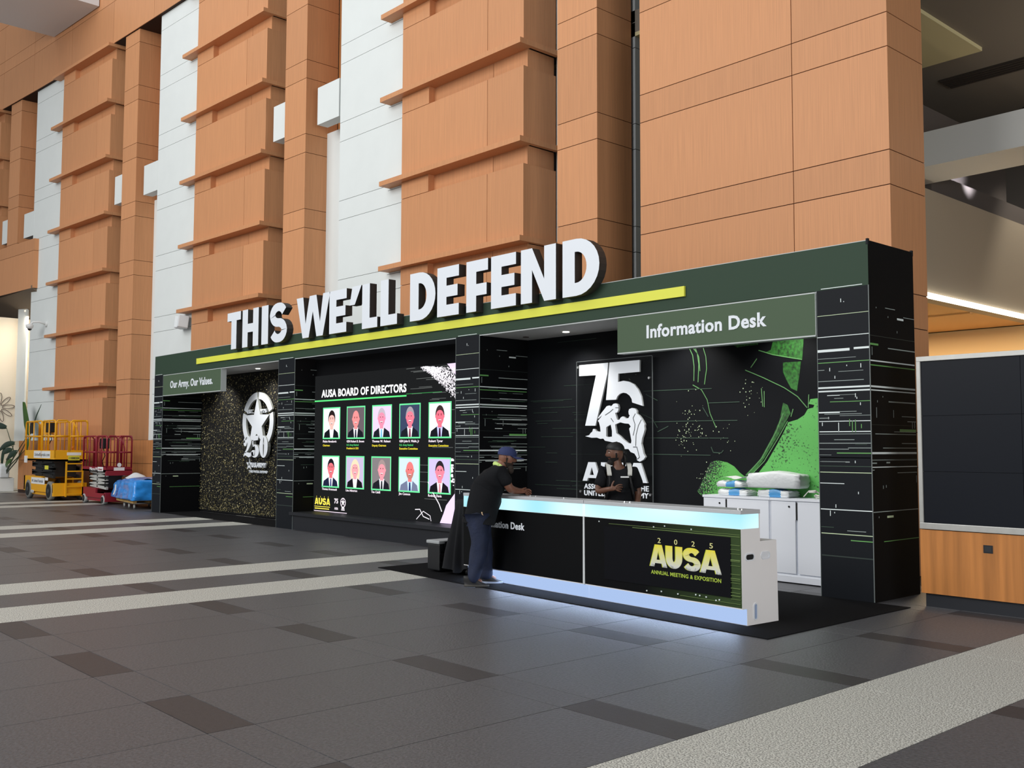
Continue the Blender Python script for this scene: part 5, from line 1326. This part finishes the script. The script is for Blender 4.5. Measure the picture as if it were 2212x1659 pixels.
def hand(joints, edges, wrist, d, side, nrm, s=1.0, curl=.5, spread=.012, thumb_up=False, pre='r'):
    """palm and five fingers as skeleton branches; d = pointing direction, side = towards the thumb, nrm = palm-side normal (fingers curl towards it)"""
    W = Vector(joints[wrist][0]); d = Vector(d).normalized(); side = Vector(side).normalized(); nrm = Vector(nrm).normalized()
    pm_ = W + d * .055 * s
    joints[pre + 'palm'] = (tuple(pm_), (.030 * s, .020 * s)); edges.append((wrist, pre + 'palm'))
    for i, (off, l) in enumerate(((.027, .072), (.009, .080), (-.009, .074), (-.026, .058))):
        b = W + d * .092 * s + side * off * s
        cu = curl + .08 * i
        k = b + (d * math.cos(cu * .6) + nrm * math.sin(cu * .6)) * l * .45 * s + side * spread * (1.5 - i) * .5 * s
        e = k + (d * math.cos(cu * 1.6) + nrm * math.sin(cu * 1.6)) * l * .34 * s
        t = e + (d * math.cos(cu * 2.3) + nrm * math.sin(cu * 2.3)) * l * .26 * s
        for nm, p, r in (('b', b, .0105), ('k', k, .0092), ('e', e, .0085), ('t', t, .007)):
            joints[pre + 'f%d%s' % (i, nm)] = (tuple(p), r * s)
        edges += [(pre + 'palm', pre + 'f%db' % i), (pre + 'f%db' % i, pre + 'f%dk' % i), (pre + 'f%dk' % i, pre + 'f%de' % i), (pre + 'f%de' % i, pre + 'f%dt' % i)]
    tb = W + d * .035 * s + side * .030 * s
    td = (side * .9 + d * .45).normalized() if thumb_up else (side * .55 + d * .8 + nrm * .25).normalized()
    tk = tb + td * .036 * s; tt = tk + (td * .8 + d * .25).normalized() * .032 * s
    for nm, p, r in (('tb', tb, .013), ('tk', tk, .0105), ('tt', tt, .0085)): joints[pre + nm] = (tuple(p), r * s)
    edges += [(pre + 'palm', pre + 'tb'), (pre + 'tb', pre + 'tk'), (pre + 'tk', pre + 'tt')]

RR = Vector((.667, .745, 0)); AW = Vector((-.745, .667, 0)); ZZ = Vector((0, 0, 1))
SK1 = pm('skin_brown', (126, 84, 66), .5, var=.08, vscale=20); SK2 = pm('skin_deep_brown', (104, 70, 54), .5, var=.08, vscale=20)
BRD = pm('beard_dark', (26, 22, 20), .9, bump=.8, bscale=160); BRDG = pm('beard_greying', (52, 42, 36), .9, bump=.8, bscale=160)
EYE = pm('eye_white', (210, 204, 196), .3); DRK = pm('eye_dark', (18, 14, 12), .3); LIP = pm('lip_brown', (96, 58, 50), .5)
TEE = pm('black_cotton', (24, 25, 28), .9, bump=.35, bscale=26, spec=.15); JEAN = pm('dark_denim', (24, 34, 60), .8, bump=.4, bscale=30, var=.18, vscale=9); SHOE = pm('shoe_black', (26, 26, 28), .6); SOLE = pm('sole_grey', (74, 72, 68), .7)
def fold(me, amp, f1, f2):
    for v in me.vertices:
        n = noise.noise(Vector((v.co.x * f1, v.co.y * f1, v.co.z * f2)))
        v.co += v.normal * (n * amp)
    me.update()
def shoe(name, parent, heel, d, sole=SOLE):
    h = Vector(heel); d = Vector(d).normalized(); sd = Vector((d.y, -d.x, 0))
    m = MB(); n = 14
    ring = []
    for i in range(n):
        a = 2 * PI * i / n; x = math.cos(a); y = math.sin(a)
        ring.append((.135 + x * .148, y * (.050 if x > 0 else .040) * (1 + .1 * x)))
    lv = [(0, 1.0, 0), (.022, 1.03, 0), (.024, .98, 1), (.065, .97, 1), (.095, .80, 1), (.125, .58, 1)]
    for z, k, mm in lv:
        for x, y in ring:
            cx = .135 if z < .05 else (.120 if z < .08 else (.095 if z < .11 else .065))
            zz = z if x < .16 or z < .05 else z - (x - .16) * (.32 if z < .09 else .42)
            m.v.append(tuple(h + d * (cx + (x - .135) * k) + sd * (y * min(1, k + .12)) + ZZ * zz))
    for j in range(len(lv) - 1):
        for i in range(n):
            m.f.append([j * n + i, j * n + (i + 1) % n, (j + 1) * n + (i + 1) % n, (j + 1) * n + i]); m.m.append(1 if j < 2 else 0)
    m.f.append(list(range(n - 1, -1, -1))); m.m.append(1); m.f.append([(len(lv) - 1) * n + i for i in range(n)]); m.m.append(0)
    return m.build(name, [SHOE, sole], parent, True)

# --- man leaning on the desk
F0 = Vector((-3.80, -2.375, .008))
p1 = thing('person', 'person in a navy cap, black t-shirt and jeans leaning forward on the desk', 'person', tuple(F0))
def q(a, b, z): return tuple(RR * a + AW * b + ZZ * z)
J1 = dict(pel=(q(-.01, .02, .93), (.165, .15)), lum=(q(.06, .02, 1.08), (.175, .165)), che=(q(.17, .02, 1.26), (.17, .17)), nk0=(q(.25, .02, 1.39), .085), nk=(q(.29, .02, 1.45), .065), hd=(q(.32, .02, 1.50), .06),
          rsh=(q(.29, -.17, 1.36), .070), rel=(q(.385, -.15, 1.142), .052), rwr=(q(.50, -.03, 1.118), .031),
          lsh=(q(.27, .20, 1.36), .070), lel=(q(.38, .24, 1.142), .052), lwr=(q(.50, .16, 1.118), .031),
          rhp=(q(-.02, -.085, .88), .112), rkn=(q(.035, -.10, .48), .068), ran=(q(-.06, -.12, .085), .043), rto=(q(.06, -.12, .045), .034),
          lhp=(q(-.02, .12, .88), .112), lkn=(q(.08, .15, .48), .068), lan=(q(.10, .17, .085), .043), lto=(q(.22, .17, .045), .034))
E1 = [('pel', 'lum'), ('lum', 'che'), ('che', 'nk0'), ('nk0', 'nk'), ('nk', 'hd'), ('che', 'rsh'), ('rsh', 'rel'), ('rel', 'rwr'), ('che', 'lsh'), ('lsh', 'lel'), ('lel', 'lwr'),
      ('pel', 'rhp'), ('rhp', 'rkn'), ('rkn', 'ran'), ('ran', 'rto'), ('pel', 'lhp'), ('lhp', 'lkn'), ('lkn', 'lan'), ('lan', 'lto')]
JB = {k: ((v[0], v[1]) if k not in ('pel', 'lum', 'che') else (v[0], tuple(x * .92 for x in v[1]))) for k, v in J1.items()}
EB = list(E1)
hand(JB, EB, 'rwr', RR * .80 + AW * .55 - ZZ * .02, AW * .5 + ZZ * .85, -ZZ * .6 + AW * .5, 1.0, .38, pre='r')
hand(JB, EB, 'lwr', RR * .95 - AW * .35 - ZZ * .02, -AW * .5 + ZZ * .85, -ZZ * .6 - AW * .5, 1.0, .45, pre='l')
b1 = skin_mesh('body', JB, EB, 'pel', [SK1, BRDG, EYE, DRK, LIP])
for pgn in b1.polygons: pgn.material_index = 0
hf = RR * .98 - ZZ * .17 - AW * .08
hc = Vector(q(.345, .02, 1.525))
hm = head_mesh(hc, hf, ZZ + RR * .12, .122, 2).mesh('h', [SK1, BRDG, EYE, DRK, LIP], True)
join_into(b1, [(hm, 0)])
link(b1, 'body', p1)
sj = {k: J1[k] for k in ('pel', 'lum', 'che', 'nk0', 'rsh', 'lsh')}
sj['hem'] = (q(.0, .02, .83), (.19, .18)); sj['pel'] = (q(.01, .02, .96), (.225, .21)); sj['lum'] = (q(.09, .02, 1.10), (.225, .21)); sj['che'] = (q(.165, .02, 1.25), (.205, .20)); sj['nk0'] = (q(.245, .02, 1.385), .105)
sj['bly'] = (q(.19, .02, .99), .135)
sj['rsl'] = (q(.375, -.168, 1.19), .072); sj['lsl'] = (q(.37, .22, 1.19), .072); sj['rsh'] = (q(.28, -.165, 1.355), .090); sj['lsh'] = (q(.26, .20, 1.355), .090)
s1 = skin_mesh('t_shirt', sj, [('hem', 'pel'), ('pel', 'lum'), ('lum', 'che'), ('che', 'nk0'), ('lum', 'bly'), ('che', 'rsh'), ('rsh', 'rsl'), ('che', 'lsh'), ('lsh', 'lsl')], 'pel', [TEE])
fold(s1, .022, 9, 5); link(s1, 't_shirt', p1)
MB().tube([q(.25, -.085, 1.435), q(.205, .0, 1.45), q(.215, .10, 1.435), q(.29, .13, 1.40)], [.024, .032, .026, .012], 10).tube([q(.25, -.085, 1.435), q(.30, -.09, 1.41)], [.024, .014], 10).build('lime_collar', pm('lime_cloth', (196, 222, 130), .8), p1, True)
pj = {'pel': (q(.01, .02, .90), (.15, .14)), 'rhp': (q(.0, -.075, .80), .150), 'rkn': (q(.03, -.10, .48), .112), 'rsn': (q(-.01, -.11, .27), .100), 'ran': (q(-.055, -.12, .035), .080),
      'lhp': (q(.0, .115, .80), .150), 'lkn': (q(.07, .15, .48), .110), 'lsn': (q(.085, .16, .27), .098), 'lan': (q(.10, .17, .035), .080)}
t1 = skin_mesh('jeans', pj, [('pel', 'rhp'), ('rhp', 'rkn'), ('rkn', 'rsn'), ('rsn', 'ran'), ('pel', 'lhp'), ('lhp', 'lkn'), ('lkn', 'lsn'), ('lsn', 'lan')], 'pel', [JEAN])
fold(t1, .018, 12, 7); link(t1, 'jeans', p1)
shoe('shoe', p1, q(-.145, -.12, 0), RR); shoe('shoe', p1, q(.02, .17, 0), RR, pm('sole_pale', (170, 180, 200), .6))
# cap
def cap_mesh(c, f, u, s, mat, parent):
    f = Vector(f).normalized(); u = Vector(u); u = (u - f * u.dot(f)).normalized(); sd = f.cross(u); c = Vector(c); m = MB()
    N = 24
    for i, (t, k) in enumerate(((-.02, 1.0), (.25, 1.02), (.55, .92), (.80, .70), (.95, .40), (1.0, .05))):
        for j in range(N):
            a = 2 * PI * j / N
            m.v.append(tuple(c + f * (math.cos(a) * .90 * k - .03) * s + sd * math.sin(a) * .74 * k * s + u * (t * .82 + .24 - .10 * math.cos(a) * (1 if i == 0 else .3) * -.4) * s))
    for i in range(5):
        for j in range(N): m.f.append([i * N + j, i * N + (j + 1) % N, (i + 1) * N + (j + 1) % N, (i + 1) * N + j]); m.m.append(0)
    m.f.append([5 * N + j for j in range(N)]); m.m.append(0)
    o = m.build('cap', mat, parent, True)
    m = MB(); n = 10
    for r_ in range(4):
        for j in range(n + 1):
            a = -1.15 + 2.3 * j / n; ext = r_ / 3 * .78
            m.v.append(tuple(c + f * (math.cos(a) * .86 + ext * math.cos(a * .8) ** .6) * s + sd * math.sin(a) * (.72 + .05 * r_) * s * .95 + u * (.27 - .03 * r_ - .16 * (math.sin(a)) ** 2 * ext) * s))
    k0 = len(m.v)
    for v in list(m.v): m.v.append(tuple(Vector(v) - u * .05 * s))
    for r_ in range(3):
        for j in range(n):
            a = r_ * (n + 1) + j
            m.f.append([a, a + 1, a + n + 2, a + n + 1]); m.m.append(0)
            m.f.append([k0 + a, k0 + a + n + 1, k0 + a + n + 2, k0 + a + 1]); m.m.append(0)
    for j in range(n):
        a = 3 * (n + 1) + j; m.f.append([a, a + 1, k0 + a + 1, k0 + a]); m.m.append(0)
    m.build('cap_brim', mat, o, True)
    m = MB(); m.ball(c + f * .84 * s + u * .62 * s, .06 * s, .06 * s, .05 * s, 8, 6); m.build('cap_badge', STW, o, True)
    return o
cap_mesh(hc, hf, ZZ + RR * .12, .128, pm('navy_cap', (36, 48, 92), .8, bump=.2, bscale=60), p1)
MB().tube([q(.05, -.205, .885), q(.055, -.21, .86), q(.075, -.205, .84)], .007, 6).build('belt_clip', pm('pale_orange_tag', (226, 190, 150), .5), p1)

# --- man behind the desk
F2 = Vector((-2.745, -1.02, .008))
p2 = thing('person', 'person in a black t-shirt and durag with pale backpack straps, standing behind the desk', 'person', tuple(F2))
CC = -AW
def q2(a, b, z): return tuple(RR * a + CC * b + ZZ * z)
J2 = dict(pel=(q2(0, 0, .95), (.12, .09)), lum=(q2(0, 0, 1.10), (.12, .09)), che=(q2(-.01, 0, 1.27), (.13, .10)), nk0=(q2(-.015, 0, 1.41), .075), nk=(q2(-.03, .01, 1.47), .058), hd=(q2(-.045, .02, 1.54), .055),
          rsh=(q2(-.195, 0, 1.355), .066), rel=(q2(-.265, .02, 1.11), .046), rwr=(q2(-.145, .20, 1.155), .030),
          lsh=(q2(.185, 0, 1.355), .066), lel=(q2(.235, -.03, 1.09), .048), lwr=(q2(.195, .10, .885), .030),
          rhp=(q2(-.09, 0, .88), .10), rkn=(q2(-.10, .02, .48), .065), ran=(q2(-.11, -.02, .085), .043), rto=(q2(-.12, .10, .045), .034),
          lhp=(q2(.09, 0, .88), .10), lkn=(q2(.10, .02, .48), .065), lan=(q2(.11, -.02, .085), .043), lto=(q2(.12, .10, .045), .034))
JB = dict(J2); EB = list(E1)
hand(JB, EB, 'rwr', RR * .97 + CC * .2 + ZZ * .12, ZZ * .95 - RR * .1, CC * .1 - ZZ * .15 - AW * -.6, 1.06, .30, thumb_up=True, pre='r')
hand(JB, EB, 'lwr', -ZZ * .8 + CC * .5, CC * .6 - RR * .3, -RR, 1.0, .4, pre='l')
b2 = skin_mesh('body', JB, EB, 'pel', [SK2, BRD, EYE, DRK, LIP])
for pgn in b2.polygons: pgn.material_index = 0
hf2 = -RR * .97 + CC * .22 - ZZ * .05; hc2 = Vector(q2(-.05, .02, 1.585))
hm = head_mesh(hc2, hf2, ZZ, .124, 1).mesh('h', [SK2, BRD, EYE, DRK, LIP], True)
join_into(b2, [(hm, 0)]); link(b2, 'body', p2)
sj = dict(hem=(q2(0, 0, .90), (.172, .14)), pel=(q2(0, 0, 1.0), (.172, .14)), lum=(q2(0, 0, 1.12), (.172, .14)), che=(q2(-.01, 0, 1.275), (.185, .145)), nk0=(q2(-.015, 0, 1.405), .088),
          rsh=(q2(-.19, 0, 1.35), .088), rsl=(q2(-.255, .015, 1.165), .082), lsh=(q2(.18, 0, 1.35), .088), lsl=(q2(.228, -.025, 1.145), .086))
s2_ = skin_mesh('t_shirt', sj, [('hem', 'pel'), ('pel', 'lum'), ('lum', 'che'), ('che', 'nk0'), ('che', 'rsh'), ('rsh', 'rsl'), ('che', 'lsh'), ('lsh', 'lsl')], 'pel', [TEE])
fold(s2_, .018, 9, 5); link(s2_, 't_shirt', p2)
box('chest_print', STW, -.045, .055, 0, .003, 0, .016, p2)
o = [c for c in p2.children if c.name.startswith('chest_print')][0]; o.location = q2(.045, .158, 1.29); o.rotation_euler[2] = math.atan2(RR.y, RR.x)
pj = {'pel': (q2(0, 0, .93), (.155, .13)), 'rhp': (q2(-.09, 0, .84), .115), 'rkn': (q2(-.10, .02, .48), .085), 'ran': (q2(-.11, -.02, .11), .07), 'lhp': (q2(.09, 0, .84), .115), 'lkn': (q2(.10, .02, .48), .085), 'lan': (q2(.11, -.02, .11), .07)}
t2 = skin_mesh('trousers', pj, [('pel', 'rhp'), ('rhp', 'rkn'), ('rkn', 'ran'), ('pel', 'lhp'), ('lhp', 'lkn'), ('lkn', 'lan')], 'pel', [BLKF]); link(t2, 'trousers', p2)
shoe('shoe', p2, q2(-.11, -.10, 0), CC); shoe('shoe', p2, q2(.11, -.10, 0), CC)
# durag: close cap with a knot tail at the back
f = hf2.normalized(); sd = f.cross(ZZ).normalized(); m = MB(); N = 24; s = .128
for i, (t, k) in enumerate(((.0, 1.0), (.22, 1.04), (.5, .96), (.75, .76), (.93, .44), (1.0, .05))):
    for j in range(N):
        a = 2 * PI * j / N; ca, sa = math.cos(a), math.sin(a)
        lo = .40 + (.30 * -.5) * (1 - ca) * .9
        z = lo + t * (1.06 - lo)
        m.v.append(tuple(hc2 + f * (ca * .86 * k - .03) * s + sd * sa * .74 * k * s + ZZ * z * s))
for i in range(5):
    for j in range(N): m.f.append([i * N + j, i * N + (j + 1) % N, (i + 1) * N + (j + 1) % N, (i + 1) * N + j]); m.m.append(0)
m.f.append([5 * N + j for j in range(N)]); m.m.append(0)
m.ball(hc2 - f * .80 * s + ZZ * .05 * s, .05, .05, .04, 10, 6)
m.tube([hc2 - f * .82 * s, hc2 - f * 1.0 * s - ZZ * .08, hc2 - f * .9 * s - ZZ * .17], [.03, .022, .012], 8)
m.build('durag', pm('durag_black', (16, 16, 18), .6), p2, True)
STR = pm('pale_grey_webbing', (196, 196, 190), .8); STB = pm('black_webbing', (20, 20, 22), .7)
for sx_ in (-1, 1):
    m = MB()
    pts = [(.135 * sx_ - .01, -.15, 1.34), (.128 * sx_ - .01, -.06, 1.452), (.128 * sx_ - .01, .05, 1.438), (.128 * sx_ - .01, .125, 1.37), (.122 * sx_ - .01, .155, 1.315)]
    for i, (a, b, z) in enumerate(pts):
        for dx in (-.026, .026): m.v.append(q2(a + dx, b, z)); m.v.append(q2(a + dx, b, z + .014))
    for i in range(len(pts) - 1):
        k = i * 4
        for u_, v_ in ((1, 3), (3, 2), (2, 0), (0, 1)): m.f.append([k + u_, k + v_, k + 4 + v_, k + 4 + u_]); m.m.append(0)
    st = m.build('backpack_strap', STR, p2)
    MB().tube([q2(.122 * sx_ - .01, .158, 1.315), q2(.13 * sx_, .165, 1.22), q2(.155 * sx_, .13, 1.10), q2(.175 * sx_, .02, 1.02)], .013, 6).build('strap_webbing', STB, st)
m = MB().bev(-.155, .19, -.33, -.16, .98, 1.40, .04)
bp_ = m.build('backpack', pm('grey_backpack', (138, 140, 138), .8), p2); bp_.matrix_local = Matrix(((RR.x, CC.x, 0, 0), (RR.y, CC.y, 0, 0), (0, 0, 1, 0), (0, 0, 0, 1)))
